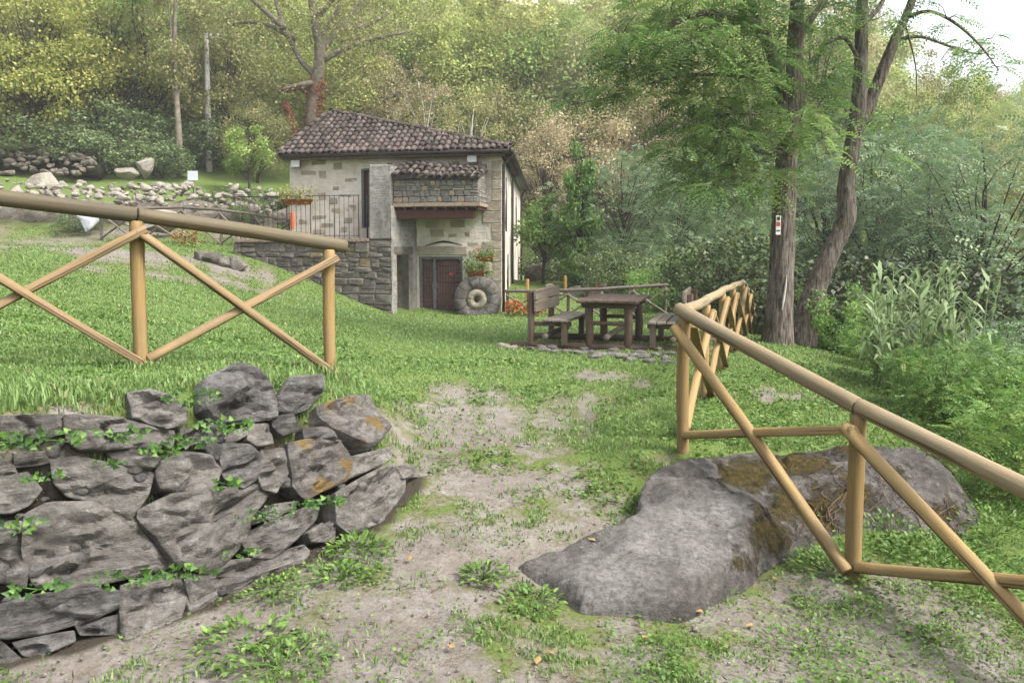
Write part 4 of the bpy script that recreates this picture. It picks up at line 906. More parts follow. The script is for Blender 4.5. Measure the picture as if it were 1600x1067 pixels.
u, z = fuz(744, 432, .3); flowerbox('flower_trough', fw(u, mc_z+.74, .3), .62, 'leafy planter with red flowers on top of the millstone', leaf='L_bush', flowers=('petal', 9), nl=520, hgt=.3, spread=1.3)
p = at(823, 482, 24.6); flowerbox('flower_bed', (p.x, p.y, gz(p.x, p.y)-.1), .9, 'low bed of red flowers by the fence at the house corner', leaf='L_yellow', flowers=('petal', 120), nl=300, hgt=.3, trough=False, spread=1.2)
p = at(291, 362, 26.5); flowerbox('flower_bed', (p.x, p.y, gz(p.x, p.y)-.05), .6, 'small clump of reddish flowers on the bank left of the terrace', leaf='L_yellow', flowers=('terracotta', 60), nl=260, hgt=.3, trough=False, spread=1.4)
o = at(457, 340, 26.2); obj('orange_post', bevel_box('orange_post', (.12, .12, .55), .02), M['orange'], None, Matrix.Translation((o.x, o.y, o.z-.1)), label='orange plastic post at the left house corner by the railing', cat='post')

# ------------------------------------------------------------------ picnic table and benches
ang = -math.atan2(.27, .96); TC = Vector((1.73, 13.15, gz(1.73, 13.15))); TM_ = Matrix.Translation(TC) @ zrot(ang)
def tbox(name, size, c, mat, par, bev=.008, jit=0, seed=0, rot=None):
    MM = WM[par.name] @ Matrix.Translation(c)
    if rot is not None: MM = MM @ rot
    # grain runs along local z: build with long axis on z
    ax = max(range(3), key=lambda q: size[q]); s = list(size)
    if ax == 0: RR = Matrix.Rotation(math.pi/2, 4, 'Y'); s = [size[2], size[1], size[0]]
    elif ax == 1: RR = Matrix.Rotation(-math.pi/2, 4, 'X'); s = [size[0], size[2], size[1]]
    else: RR = Matrix()
    return obj(name, bevel_box(name, s, bev, jit, seed), M[mat], par, MM @ RR)
def tpole(name, a, b, r_, mat, par, seed=0):
    W_ = WM[par.name]; return pole(name, W_ @ Vector(a), W_ @ Vector(b), r_, M[mat], par, seed=seed, sides=10)
tb = thing('picnic_table', TC, 'brown timber picnic table with plank top on the lawn', 'table', M=TM_)
for q in range(6): tbox('top_plank', (.155, 1.95+R.uniform(-.03, .03), .05), (-.405+q*.162, R.uniform(-.02, .02), .785+R.uniform(-.004, .004)), 'wood_pic' if q % 3 else 'wood_pic', tb, .012, .004, q)
for yy in (-.72, .72):
    tbox('cross_bearer', (.86, .1, .09), (0, yy, .71), 'wood_pic', tb)
    for xx in (-.31, .31): tpole('leg', (xx, yy, .05), (xx, yy, .665), .065, 'wood_pic', tb, seed=int(yy*10+xx*9))
    tpole('brace', (-.31, yy, .42), (.31, yy, .42), .035, 'wood_pic', tb)
for xx in (-.31, .31): tbox('apron', (.05, 1.33, .1), (xx, 0, .705), 'wood_pic', tb)
tpole('foot_rail', (0, -.95, .22), (0, .9, .22), .05, 'wood_old', tb)
for yy in (-.72, .72): tpole('base_log', (-1.6, yy-.02, .04), (1.6, yy+.02, .04), .06, 'wood_pic', tb)
for s in (-1, 1):
    bt = thing('bench', TM_ @ Vector((s*.86, 0, 0)), 'timber bench with plank backrest left of the picnic table' if s < 0 else 'timber bench right of the picnic table, half hidden by the fence', 'bench', 'picnic benches', M=TM_ @ Matrix.Translation((s*.86, 0, 0)))
    for q in range(3): tbox('seat_plank', (.13, 1.75, .045), (s*(-.2+q*.145+.03), R.uniform(-.02, .02), .46), 'wood_seat', bt, .01, .004, q)
    for q in range(2): tbox('back_plank', (.045, 1.75, .17), (s*.31, 0, .68+q*.19), 'wood_seat', bt, .01, .004, q)
    for yy in (-.74, .74):
        tbox('leg', (.09, .1, .38), (s*-.16, yy-.05, .25), 'wood_pic', bt); tbox('back_post', (.085, .11, .86), (s*.40, yy-.05, .48), 'wood_pic', bt, .01, .01); tbox('cross_bearer', (.62, .08, .075), (s*.06, yy+.04, .395), 'wood_pic', bt)
    tpole('foot_rail', (s*.15, -.85, .2), (s*.15, .85, .2), .05, 'wood_old', bt)
# flat stones round the table
ft = []
for k in range(26):
    px, py = [(785,543),(800,546),(830,548),(850,550),(868,552),(885,551),(903,553),(925,552),(940,556),(955,555),(972,559),(990,556),(1008,560),(1025,557),(1040,562),(862,546),(845,546),(912,547),(960,549),(1000,552),(1030,549),(1048,555),(985,563),(1015,566),(1042,569),(930,560)][k]
    h_ = hit(px, py); s = R.uniform(.09, .19); obj('flat_stone', rock_mesh('flat_stone', (s, s*.75, .05), k+500, 2), M['stone_pale'] if k in (0, 1) else M['stone'], None, Matrix.Translation((h_.x, h_.y, gz(h_.x, h_.y)+.015)) @ zrot(R.uniform(0, 6)),
      label='pale flat stone lying alone on the lawn left of the bench' if k == 0 else ('small pale stone beside the lone flat stone left of the bench' if k == 1 else 'flat paving stone in the strip in front of the picnic table'), cat='stone', group=None if k < 2 else 'flat stones in front of the picnic table')

# ------------------------------------------------------------------ rubble bank, boulders and wall on the left slope
rb = thing('rubble_bank', at(200, 320, 31), 'bank of loose pale rubble stones below the utility pole', 'rubble')
for k in range(290):
    t = R.random(); px = -20+t*470; Yb = 30.5+R.uniform(-1.3, 1.6)+t*1.0; x = (px-800)/F*Yb; top = 296+R.uniform(-19, 38)-(12 if px < 330 else -4) ; 
    if px > 380: top += 12
    p = at(px, top, Yb); zg_ = gz(p.x, Yb); s = R.uniform(.09, .3)*(1.4 if R.random() < .12 else 1)
    zz = max(zg_+s*.3, min(p.z, zg_+1.35))
    obj('rubble_stone', rock_mesh('rubble_stone', (s, s*R.uniform(.6, .9), s*R.uniform(.5, .8)), k+1000, 2, 14, .06, (.35, .75)), M['stone_pale'], rb, Matrix.Translation((p.x, Yb, zz)) @ Matrix.Rotation(R.uniform(-.5, .5), 4, 'X') @ zrot(R.uniform(0, 6)))
# earth core of the bank
m = MB(); core = []
for q in range(24):
    px = -40+q*21.5; Yb = 31.4+q*.04; p = at(px, 302+(12 if px > 380 else 0), Yb); core.append((p.x, Yb, p.z-1.1))
m.tube(core, [.75+.15*math.sin(q*1.7) for q in range(24)], 10, rough=.3, seed=4); obj('earth_core', m.mesh('earth_core', True), M['stone_far'], rb)
for name, px, py, Y_, sz, mt, lab, rz in [('rock_slab',240,345,29.2,(1.35,.5,.8),'stone_pale','big pale tilted rock slab behind the rustic fence',.2),('rock_slab',140,345,29.0,(.5,.4,.6),'sheet','bluish white rock face at the left end of the rustic fence',.3),
   ('boulder',230,262,38,(.62,.5,.85),'stone_pale','tall pale boulder on the bank left of the utility pole',.3),('boulder',200,270,37.5,(.8,.5,.55),'stone_pale','cream boulder leaning beside the tall pale boulder',.9),
   ('boulder',65,283,31.5,(.8,.5,.45),'stone_pale','largest angular block on the left end of the rubble bank',.4),('boulder',834,425,33.0,(.75,.5,.6),'stone_far','pale grey boulder behind the far house corner',.4)]:
    p = at(px, py, Y_); obj(name, rock_mesh(name, sz, int(px), 3, 16, .1, (.4, .75)), M[mt], None, Matrix.Translation(p) @ zrot(rz), label=lab, cat='boulder')
fwl = thing('field_wall', at(60, 262, 38), 'old brown dry stone wall at the left edge under brambles', 'stone wall')
for k in range(95):
    px = R.uniform(-30, 145); f_ = (px+30)/175; py = R.uniform(229+18*max(0, f_-.6)*2.5, 272); p = at(px, py, 38-.02*(272-py)*-1+R.uniform(-.1, .1)); s = R.uniform(.2, .4)
    obj('stone', rock_mesh('stone', (s, s*.8, s*.6), k+2000, 2, 14, .06, (.35, .75)), M['stone_far'], fwl, Matrix.Translation((p.x, p.y, p.z)) @ zrot(R.uniform(0, 6)))
m = MB(); c = [tuple(at(q, 255+.12*max(0, q-60), 39.2)) for q in range(-60, 170, 20)]; m.tube(c, [.38]*len(c), 8, rough=.2); obj('earth_core', m.mesh('earth_core', True), M['darkearth'], fwl)
for k, (px, py, s) in enumerate([(318,404,.45),(335,403,.4),(352,402,.4),(369,400,.5)]):
    p = at(px, py, 23.5); obj('edge_stone', rock_mesh('edge_stone', (s, s*.7, s*.6), k+77, 3), M['stone_terr'], None, Matrix.Translation((p.x, p.y, gz(p.x, p.y)+.1)) @ zrot(k), label=['edging stone farthest left of the terrace wall end', 'second edging stone from the left near the terrace wall', 'third edging stone from the left near the terrace wall', 'edging stone touching the left end of the terrace wall'][k], cat='stone', group='edging stones left of the terrace')
# poles
def cpole(px, y0, y1, Y_, r_, label):
    p = at(px, y1, Y_); q = at(px, y0, Y_); t = thing('utility_pole', (p.x, p.y, p.z), label, 'utility pole')
    m = MB(); n_ = 8; m.tube([(p.x, p.y, gz(p.x, p.y)-1.0+0*k) if k == 0 else (p.x, p.y, p.z+(q.z-p.z)*k/n_) for k in range(n_+1)], [r_*(1.15-.4*k/n_) for k in range(n_+1)], 8); obj('shaft', m.mesh('shaft'), M['concrete'], t)
    obj('crossarm', bevel_box('crossarm', (r_*5, .08, .1), .01), M['concrete'], t, Matrix.Translation((q.x+r_*1.2, q.y-.02, q.z-.25)))
    for s in (0, 1): obj('insulator', bevel_box('insulator', (.1, .1, .16), .02), M['white'], t, Matrix.Translation((q.x+r_*(.4+s*2.6), q.y-.02, q.z-.11)))
cpole(327, 52, 271, 45, .17, 'tall pale concrete utility pole on the slope above the rubble'); cpole(878, 50, 82, 100, .2, 'small far utility pole high on the hillside'); cpole(1027, 120, 168, 66, .17, 'far utility pole behind the locust branches')
t = thing('marker_board', at(300, 290, 33), 'small white blank board on a post above the rubble', 'board'); p = at(301, 275, 33)
obj('board', bevel_box('board', (.42, .03, .4), .006), M['sheet'], t, Matrix.Translation(p)); q = at(301, 292, 33.06); pole('post', (p.x, 33.06, gz(p.x, 33.06)-.2), (p.x, 33.06, p.z), .025, M['iron'], t)

# ------------------------------------------------------------------ trees
def gen_tree(name, seed, H, tr, base, rx, ncl, nlf, ls, kind='leaf', lean=.05, cr=None, branches=1.0, flat=.75, lowdense=False):
    """returns (trunk mesh, crown mesh), origin at the foot"""
    g = np.random.default_rng(seed); m = MB(); n = 7
    ts = np.linspace(0, 1, n); ax = np.stack([lean*H*ts**1.4*math.cos(seed)+.02*H*np.sin(ts*6+seed)*ts, lean*H*ts**1.4*math.sin(seed)+.02*H*np.cos(ts*5+seed*2)*ts, ts*H*.92], -1)
    ax[0, 2] = -.4; m.tube(ax, tr*(1.15-ts*.98), 9, rough=.1, seed=seed, sub=2)
    zc = H*(base+1)/2; rz = H*(1-base)/2; C = []; tries = 0
    while len(C) < ncl and tries < ncl*30:
        tries += 1; d = rdir(1, g)[0]; r = g.uniform(.35, 1)**.45
        lump = 1+.32*float(vnoise((d*1.7+seed*3)[None], seed)[0])
        c = d*r*lump*np.array([rx, rx, rz]); 
        if not lowdense and c[2] < -rz*.55 and g.random() < .5: continue
        C.append(c)
    C = np.array(C); axz = np.clip((C[:, 2]+zc)/(H*.92), 0, 1); off = np.stack([np.interp(axz, ts, ax[:, k]) for k in (0, 1)], -1)
    C[:, :2] += off; C[:, 2] += zc
    for c in C[:int(len(C)*branches)]:
        hb = max(H*base*.55, c[2]*.62-.1*H+.0); f = hb/(H*.92); s0 = np.array([np.interp(f, ts, ax[:, 0]), np.interp(f, ts, ax[:, 1]), hb]); mid = s0*.45+c*.55+np.array([0, 0, .06*H])+g.normal(0, .03*H, 3)
        m.tube([s0, mid, c], [tr*.34*(1-f*.6), tr*.17, tr*.04], 5, cap=False, sub=2)
    trunk = m.mesh(name+'_trunk', True)
    cr = cr or rx*.34; k = max(1, nlf//len(C)); V = []; Q = []; T = []
    P = np.repeat(C, k, 0); d = rdir(len(P), g); rr = cr*g.uniform(.15, 1, len(P))[:, None]**.6*np.repeat(g.uniform(.6, 1.35, len(C)), k)[:, None]
    P = P + d*rr*np.array([1, 1, flat]); ct = np.repeat(g.normal(0, .17, len(C)), k)
    cm = MB()
    if kind == 'leaf':
        U = rdir(len(P), g)+d*.3; V, Q = leafq(P, U, rdir(len(P), g, .7)*.75+d*.9, ls*g.uniform(.6, 1.3, len(P)), .72, .1); tone = np.clip(g.normal(.48, .2, len(P))+ct, 0, 1)
        cm.add(V, Q, None, tone)
    else:
        D = rdir(len(P), g)*np.array([1, 1, .4])+d*.6; V, Q, kk = fronds(P, D, ls*g.uniform(.7, 1.25, len(P)), 6, g, .26, .3, .45); tone = np.repeat(np.clip(g.normal(.5, .2, len(P))+ct, 0, 1), kk)
        cm.add(V, Q, None, tone)
    return trunk, cm.mesh(name+'_crown')
TV = {}
def variant(key, **k): TV[key] = gen_tree(key, **k)
variant('round', seed=1, H=9, tr=.16, base=.18, rx=3.0, ncl=75, nlf=13000, ls=.17)
variant('tall', seed=2, H=12, tr=.18, base=.2, rx=2.6, ncl=80, nlf=13000, ls=.17)
variant('wide', seed=3, H=8, tr=.15, base=.12, rx=3.6, ncl=85, nlf=13000, ls=.16)
variant('airy', seed=4, H=10, tr=.12, base=.22, rx=2.4, ncl=60, nlf=6500, ls=.14, cr=.75)
variant('spread', seed=5, H=11, tr=.2, base=.25, rx=4.0, ncl=90, nlf=14000, ls=.18)
variant('frond', seed=6, H=7, tr=.10, base=.08, rx=2.5, ncl=60, nlf=1900, ls=.5, kind='frond', cr=.95, lowdense=True)
variant('frond_b', seed=7, H=8, tr=.11, base=.12, rx=2.2, ncl=60, nlf=1900, ls=.5, kind='frond', cr=.85, lowdense=True)
variant('bush', seed=8, H=2.2, tr=.05, base=.0, rx=1.5, ncl=60, nlf=8000, ls=.10, cr=.4, lowdense=True)
variant('bush_b', seed=9, H=2.0, tr=.04, base=.0, rx=1.7, ncl=50, nlf=7000, ls=.09, cr=.42, lowdense=True)
variant('sapling', seed=10, H=3.6, tr=.07, base=.35, rx=1.3, ncl=40, nlf=4200, ls=.13, cr=.42)
variant('poplar', seed=12, H=15, tr=.13, base=.15, rx=1.9, ncl=90, nlf=6500, ls=.15, cr=.7, lean=.02, branches=.12)
variant('bare', seed=13, H=9, tr=.11, base=.3, rx=2.4, ncl=60, nlf=3600, ls=.13, cr=.6, branches=.2)
variant('ivycol', seed=14, H=5, tr=.2, base=.0, rx=1.0, ncl=60, nlf=9000, ls=.15, cr=.42, lowdense=True)
variant('slender', seed=15, H=14, tr=.2, base=.25, rx=1.9, ncl=70, nlf=8000, ls=.16, cr=.75, lean=.01, branches=.1)
variant('frond_bush', seed=16, H=2.2, tr=.04, base=.0, rx=1.6, ncl=50, nlf=1500, ls=.34, kind='frond', cr=.5, lowdense=True)
ntree = [0]
def set_mat(o, mat):
    if len(o.data.materials) == 0: o.data.materials.append(mat)
    o.material_slots[0].link = 'OBJECT'; o.material_slots[0].material = mat
def tree(var, px, Y_, H, leaf, label, name='tree', cat='tree', wide=1.0, dz=0, bark_='bark_dk', group=None, rz=None):
    tm, cmh = TV[var]; x = (px-CX)/F*Y_; H0 = {'round': 9, 'tall': 12, 'wide': 8, 'airy': 10, 'spread': 11, 'frond': 7, 'frond_b': 8, 'bush': 2.2, 'bush_b': 2.0, 'sapling': 3.6, 'poplar': 15, 'bare': 9, 'ivycol': 5, 'slender': 14, 'frond_bush': 2.2}[var]
    s = H/H0; ntree[0] += 1; Mx = Matrix.Translation((x, Y_, gz(x, Y_)+dz)) @ zrot(rz if rz is not None else ntree[0]*2.4) @ Matrix.Diagonal((s*wide, s*wide, s, 1))
    t = thing(name, (0, 0, 0), label, cat, group, M=Mx)
    o = obj('trunk', tm, None, t, Mx); set_mat(o, M[bark_]); o = obj('crown', cmh, None, t, Mx); set_mat(o, M[leaf])
    return t
for a in [
 ('round',75,41,9,'L_yellow','yellow green tree with a thin dark trunk at the far left'),('wide',175,45,9,'L_yellow','broad yellow green tree between the left edge and the ivy-clad trunk'),('wide',15,43,8.5,'L_olive','olive tree filling the top left corner'),
 ('round',240,48,10,'L_green','mid green tree behind the broad yellow one'),('round',355,47,8,'L_olive','low olive tree right of the concrete pole'),('wide',405,44,4.4,'L_olive','dark green tree behind the left end of the roof'),('sapling',392,40,3.4,'L_green','small green sapling left of the house'),
 ('airy',575,52,11,'L_olive','brownish olive tree behind the left of the roof ridge'),('round',640,54,9,'L_green','green tree behind the middle of the roof'),('airy',610,50,8,'L_beige','dry beige tree just above the roof middle'),
 ('wide',780,50,8,'L_olive','olive green tree above the right end of the roof'),('airy',850,44,8,'L_beige','dry beige tree rising right of the house'),('wide',900,48,8,'L_beige','broad dry beige thicket tree behind the ivy column'),
 ('airy',960,52,10,'L_olive','thin olive tree above the blue green locusts'),('frond',975,31,5.6,'L_blue','feathery blue green locust left of the round shrub'),('frond_b',1055,33,6.2,'L_blue','feathery blue green locust behind the round shrub'),('frond',1130,36,6.5,'L_blue','feathery blue green locust left of the twin trunks'),
 ('round',1010,50,9,'L_beige','beige tree half hidden behind the hanging locust foliage'),('frond_b',1290,27,7,'L_blue','blue green locust seen just right of the leaning trunk'),('frond',1370,25,7.4,'L_blue','blue green locust below the pale poplars'),('frond_b',1450,22,6.8,'L_blue','blue green locust behind the tall reeds'),
 ('frond',1545,20,7.0,'L_blue','blue green locust at the right edge behind the reeds'),('wide',1610,27,6.0,'L_olive','dark olive tree at the right edge'),('round',1330,42,9,'L_olive','tall olive tree in the gap between the trunks and poplars'),('tall',1250,44,13,'L_green','tall green tree behind the twin trunks'),
 ('tall',1530,38,6.2,'L_olive','tall olive tree right of the poplars'),('round',1180,46,10,'L_olive','olive tree behind the left twin trunk'),('round',1410,40,8,'L_green','green tree directly behind the poplars')]:
    tree(*a, group='trees along the edge of the wood')
tree('slender', 285, 43, 15, 'L_olive', 'tall slender ivy-clad tree left of the concrete pole', bark_='bark_mid', wide=.8)
tree('bare', 668, 47, 8.2, 'L_beige', 'half bare tree with white stems above the roof centre', bark_='bark_pale'); tree('bare', 735, 45, 8.4, 'L_olive', 'half bare tree with forked white branches above the roof right', bark_='bark_pale', rz=.4)
tree('poplar', 1452, 34, 10, 'L_olive', 'slim pale-barked poplar left of its twin on the right bank', bark_='bark_pale', wide=.8); tree('poplar', 1495, 33, 10.0, 'L_green', 'slim pale-barked poplar right of its twin on the right bank', bark_='bark_pale', wide=.8, rz=1.2)
tree('ivycol', 905, 30.5, 5.4, 'L_bush', 'ivy-covered stump like a green column right of the house', 'ivy_column', 'ivy tree', wide=.62); tree('sapling', 848, 31.5, 3.4, 'L_bush', 'small fresh green tree beside the far house corner', 'small_tree', 'tree', wide=1.0)
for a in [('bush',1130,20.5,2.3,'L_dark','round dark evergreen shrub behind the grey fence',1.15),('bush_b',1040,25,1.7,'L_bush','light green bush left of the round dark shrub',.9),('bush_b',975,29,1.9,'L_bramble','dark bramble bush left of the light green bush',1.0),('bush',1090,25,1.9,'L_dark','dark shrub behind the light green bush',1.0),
 ('frond_bush',1480,8.3,.8,'L_bush','feathery bright green locust bush below the reeds',1.0),('frond_bush',1580,7.4,1.0,'L_bush','feathery green locust bush at the right edge above the rail',1.0),('frond_bush',1390,12,.85,'L_bush','feathery bush at the left foot of the reeds',1.0),('frond_bush',1570,10.5,1.3,'L_blue','blue green locust bush behind the right edge bush',1.1),('bush_b',1300,14.5,1.3,'L_bush','low light green bush right of the twin trunks',.9),
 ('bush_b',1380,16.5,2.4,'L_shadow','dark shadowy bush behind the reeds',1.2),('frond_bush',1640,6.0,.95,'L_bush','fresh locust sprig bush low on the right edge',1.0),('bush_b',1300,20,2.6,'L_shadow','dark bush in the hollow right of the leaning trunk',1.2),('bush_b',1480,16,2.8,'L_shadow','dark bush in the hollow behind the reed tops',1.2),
 ('bush_b',50,40.5,2.6,'L_bramble','bramble mound above the old wall at far left',1.5),('bush',125,40,2.3,'L_bramble','bramble mound right of the old field wall',1.4),('bush_b',190,41,2.2,'L_bramble','bramble mound above the tall pale boulder',1.5),('bush',255,41.5,1.8,'L_bramble','bramble mound at the foot of the ivy-clad tree',1.4),('bush_b',370,33.5,1.1,'L_bramble','low grey green bush on the bank below the pole',1.8),('bush_b',425,33.5,.9,'L_bramble','low grey green bush at the left house corner',1.6),('bush',120,42.5,3.0,'L_bramble','tall bramble under the yellow green trees',1.2),('bush',210,43.5,3.2,'L_bramble','tall bramble between the yellow tree and the ivy-clad trunk',1.2),('bush',330,46,3,'L_bramble','bramble bush behind the foot of the concrete pole',1.4),('bush',880,38,2.4,'L_bramble','bramble at the foot of the ivy column',1.2),('bush_b',930,38.5,2.2,'L_dark','dark bush right of the ivy column',1.2),
 ('bush_b',120,29.6,.7,'L_bramble','low weeds clump left of the bluish white rock',1.6),('bush_b',395,31.5,.9,'L_bush','green weed clump among rubble near the railing',1.0)]:
    tree(a[0], a[1], a[2], a[3], a[4], a[5], 'shrub', 'shrub', wide=a[6])
# big oak behind the house
g = np.random.default_rng(50); OY = 46; ob = at(492, 215, OY); ox, oz = ob.x, gz(ob.x, OY)
ok_ = thing('oak_tree', (ox, OY, oz), 'big spreading oak with russet creeper on its trunk behind the house', 'tree'); m = MB()
def P_(px, py, dy=0): return np.array(at(px, py, OY+dy))
m.tube([(ox-.1, OY, oz-.5), P_(488, 190), P_(495, 130), P_(500, 80), P_(492, 30), P_(480, -60), P_(470, -160)], [.48, .42, .36, .32, .27, .2, .1], 12, rough=.1, sub=3)
limbs = [[(495,120),(470,95),(445,45),(430,0),(415,-60)],[(500,85),(530,45),(560,10),(590,-40)],[(498,100),(540,75),(590,60),(640,50)],[(460,60),(420,40),(385,35),(340,45)],[(492,30),(520,0),(545,-50)],[(445,45),(400,5),(360,-30)],[(497,130),(470,132),(440,140)],[(530,45),(570,42),(610,20)],[(498,80),(512,40),(530,10),(535,-60)]]
tips = []
for L in limbs:
    dy = g.uniform(-2.5, 2.5); pts = [P_(x, y, dy*k/len(L)) for k, (x, y) in enumerate(L)]; m.tube(pts, np.linspace(.2, .06, len(pts)), 7, rough=.1, sub=3); tips += pts[2:]
obj('trunk', m.mesh('trunk', True), M['bark_mid'], ok_)
C = []
for q in range(120): C.append(P_(g.uniform(300, 680), g.uniform(-230, 60), g.uniform(-4, 4)))
for q in range(34):
    qx = g.uniform(385, 600); C.append(P_(qx, g.uniform(60, 150), g.uniform(-3.5, 1) if abs(qx-490) > 40 else 3))
C = np.array(C+tips); k = 110; P = np.repeat(C, k, 0)+g.normal(0, .62, (len(C)*k, 3))*np.array([1, 1, .7]); n = len(P)
V, Q = leafq(P, rdir(n, g), rdir(n, g, .6), g.uniform(.1, .2, n), .7); m = MB(); m.add(V, Q, None, np.clip(g.normal(.5, .2, n)+np.repeat(g.normal(0, .15, len(C)), k), 0, 1)); obj('crown', m.mesh('crown'), M['L_olive'], ok_)
def creeper(pts, r_, n, parent, leaf, sz=(.09, .17)):
    pts = np.array(pts); t = g.uniform(0, len(pts)-1.001, n); i0 = t.astype(int); f = (t-i0)[:, None]; P = pts[i0]*(1-f)+pts[i0+1]*f; d = rdir(n, g); d[:, 1] = -abs(d[:, 1])*.7
    V, Q = leafq(P+d*r_*g.uniform(.75, 1.25, n)[:, None], rdir(n, g)-np.array([0, 0, .5]), d, g.uniform(sz[0], sz[1], n), .85); mm = MB(); mm.add(V, Q, None, g.random(n)); return obj('creeper', mm.mesh('creeper'), M[leaf], parent)
creeper([P_(487, 225), P_(488, 190), P_(493, 150), P_(496, 128)], .44, 4200, ok_, 'L_russet'); creeper([P_(493, 150), P_(468, 135), P_(440, 140)], .18, 900, ok_, 'L_russet')
st = thing('snag_stem', tuple(P_(462, 225, -1)), 'slim leaning stem with russet creeper left of the oak', 'tree'); m = MB(); sp_ = [P_(463, 240, -1), P_(460, 205, -1), P_(452, 175, -1), P_(445, 162, -1)]
m.tube(sp_, [.14, .12, .09, .04], 7, sub=2); obj('trunk', m.mesh('trunk', True), M['bark_dk'], st); creeper(sp_, .17, 1200, st, 'L_russet')

# twin locust trees in the middle ground
def fgtree(label, trunk, limbs, clumps, name='locust_tree', per=46, L=.42, leaf='L_locust', thin=1.0, furrow=.05):
    b = trunk[0]; t = thing(name, (b[0], b[1], b[2]), label, 'tree'); m = MB()
    m.tube([q[:3] for q in trunk], [q[3]*.9 for q in trunk], 26, rough=.12, seed=3, sub=8, furrow=furrow)
    for l in limbs: m.tube([q[:3] for q in l], [q[3] for q in l], 9, rough=.1, seed=5, sub=4)
    obj('trunk', m.mesh('trunk', True), M['bark'], t)
    Ps = []; Ds = []; tn = []
    tw = MB()
    for (c, r_, k) in clumps:
        k = int(k*thin); c = np.array(c); d = rdir(k, g); rr = r_*g.uniform(.1, 1, k)[:, None]**.6
        p = c+d*rr*np.array([1.1, 1.1, .34]); Ps.append(p); Ds.append(d*np.array([1, 1, .35])+np.array([-.15, -.1, -.12])); tn.append(np.clip(g.normal(.45, .2, k)+g.normal(0, .14), 0, 1))
        for q in range(3): tw.tube([c, c+d[q]*r_*.5+np.array([0, 0, .05]), c+d[q]*r_], [.008, .006, .003], 4, cap=False)
    P = np.vstack(Ps); V, Q, kk = fronds(P, np.vstack(Ds), L*g.uniform(.65, 1.2, len(P)), 9, g, .19, .35, .42); m = MB(); m.add(V, Q, None, np.repeat(np.concatenate(tn), kk)); obj('crown', m.mesh('crown'), M[leaf], t); obj('twigs', tw.mesh('twigs'), M['bark_dk'], t, kind='stuff')
    return t
def T_(px, py, r_, Y_=13.5): p = at(px, py, Y_); return (p.x, p.y, p.z, r_)
tz0 = gz(4.55, 13.5)
tr1 = [(4.56, 13.5, tz0-.2, .34), T_(1217,500,.27), T_(1221,430,.235), T_(1225,330,.215), T_(1231,230,.20), T_(1240,150,.165), T_(1243,60,.14), T_(1247,-60,.12), T_(1240,-200,.08), T_(1235,-330,.04)]
lb1 = [[T_(1233,215,.14), T_(1222,150,.11), T_(1205,80,.10,13.3), T_(1180,40,.085,13.1), T_(1130,22,.06,12.8), T_(1080,25,.045,12.5), T_(1020,60,.02,12.2)], [T_(1190,50,.06,13.2), T_(1150,-60,.05,13), T_(1100,-140,.03,12.6)],
 [T_(1228,240,.05), T_(1180,235,.035,13.0), T_(1130,215,.02,12.6), T_(1085,240,.012,12.3)], [T_(1236,140,.045), T_(1170,120,.035,12.8), T_(1060,120,.02,12.4), T_(960,150,.012,12.2), T_(890,165,.006,12)], [T_(1243,60,.06), T_(1290,0,.05,13.8), T_(1340,-70,.03,14)], [T_(1222,180,.02), T_(1120,180,.014,12.6), T_(1040,200,.008,12.2)], [T_(1226,300,.02), T_(1180,290,.012,13), T_(1120,290,.006,12.6)]]
cl = []
for px, py, r_, k in [(1000,25,.5,60),(1050,10,.55,80),(1110,15,.6,90),(1160,5,.5,70),(1200,30,.5,70),(1280,20,.5,60),(1020,70,.5,70),(1080,65,.55,90),(1140,60,.55,80),(1195,95,.5,60),(985,100,.35,35),(1040,115,.45,60),(1105,110,.5,70),(960,135,.3,25),(925,150,.28,20),(895,160,.2,10),
   (1000,150,.28,22),(1150,125,.55,85),(1210,150,.5,70),(1255,130,.4,45),(1100,165,.5,75),(1160,180,.55,90),(1075,195,.45,60),(1130,215,.5,85),(1185,225,.5,80),(1065,235,.4,45),(1100,255,.45,65),(1150,265,.5,75),(1195,275,.4,50),(1085,285,.35,35),(1130,298,.35,35),(1060,300,.2,12),(1175,305,.3,22),(1250,190,.35,35),(1275,175,.3,25),(1285,215,.28,18),(1270,95,.4,40),(970,60,.4,40),(945,90,.3,20)]:
    cl.append((tuple(at(px, py, 12.9+g.uniform(-1.0, .9)-.3*(1200-px)/300)), r_, int(k*1.3)))
for q in range(34): cl.append((tuple(at(g.uniform(930, 1420), g.uniform(-420, -30), 13.4+g.uniform(-2.5, 2.5))), .65, 42))
lt = fgtree('left of the twin locust trees, upright trunk with white marker and hanging green foliage', tr1, lb1, cl)
tz1 = gz(5.05, 14.0)
tr2 = [T_(1252,540,.30,14.0), T_(1258,505,.24,14.0), T_(1275,450,.205,14), T_(1300,390,.19,14), T_(1322,340,.18,14), T_(1322,290,.165,14), T_(1332,230,.16,14), T_(1341,170,.155,14), T_(1345,100,.13,14), T_(1347,20,.11,14), T_(1350,-80,.09,14), T_(1355,-220,.04,14)]
lb2 = [[T_(1334,215,.12,14), T_(1355,170,.11,14), T_(1380,110,.10,14), T_(1400,60,.09,14), T_(1418,20,.07,14), T_(1440,-40,.06,14), T_(1470,-140,.03,14)], [T_(1412,30,.04,14), T_(1450,18,.03,13.8), T_(1490,35,.025,13.6), T_(1530,70,.016,13.5), T_(1560,110,.008,13.4)], [T_(1403,62,.035,14), T_(1440,58,.028,14), T_(1490,75,.02,14), T_(1530,85,.012,14), T_(1555,75,.006,14)],
 [T_(1345,100,.04,14), T_(1320,60,.035,13.8), T_(1290,70,.02,13.6)], [T_(1346,40,.05,14), T_(1375,10,.04,14.2), T_(1395,-40,.03,14.3)], [T_(1412,30,.02,14), T_(1430,100,.012,13.9), T_(1432,150,.006,13.9)]]
cl = []
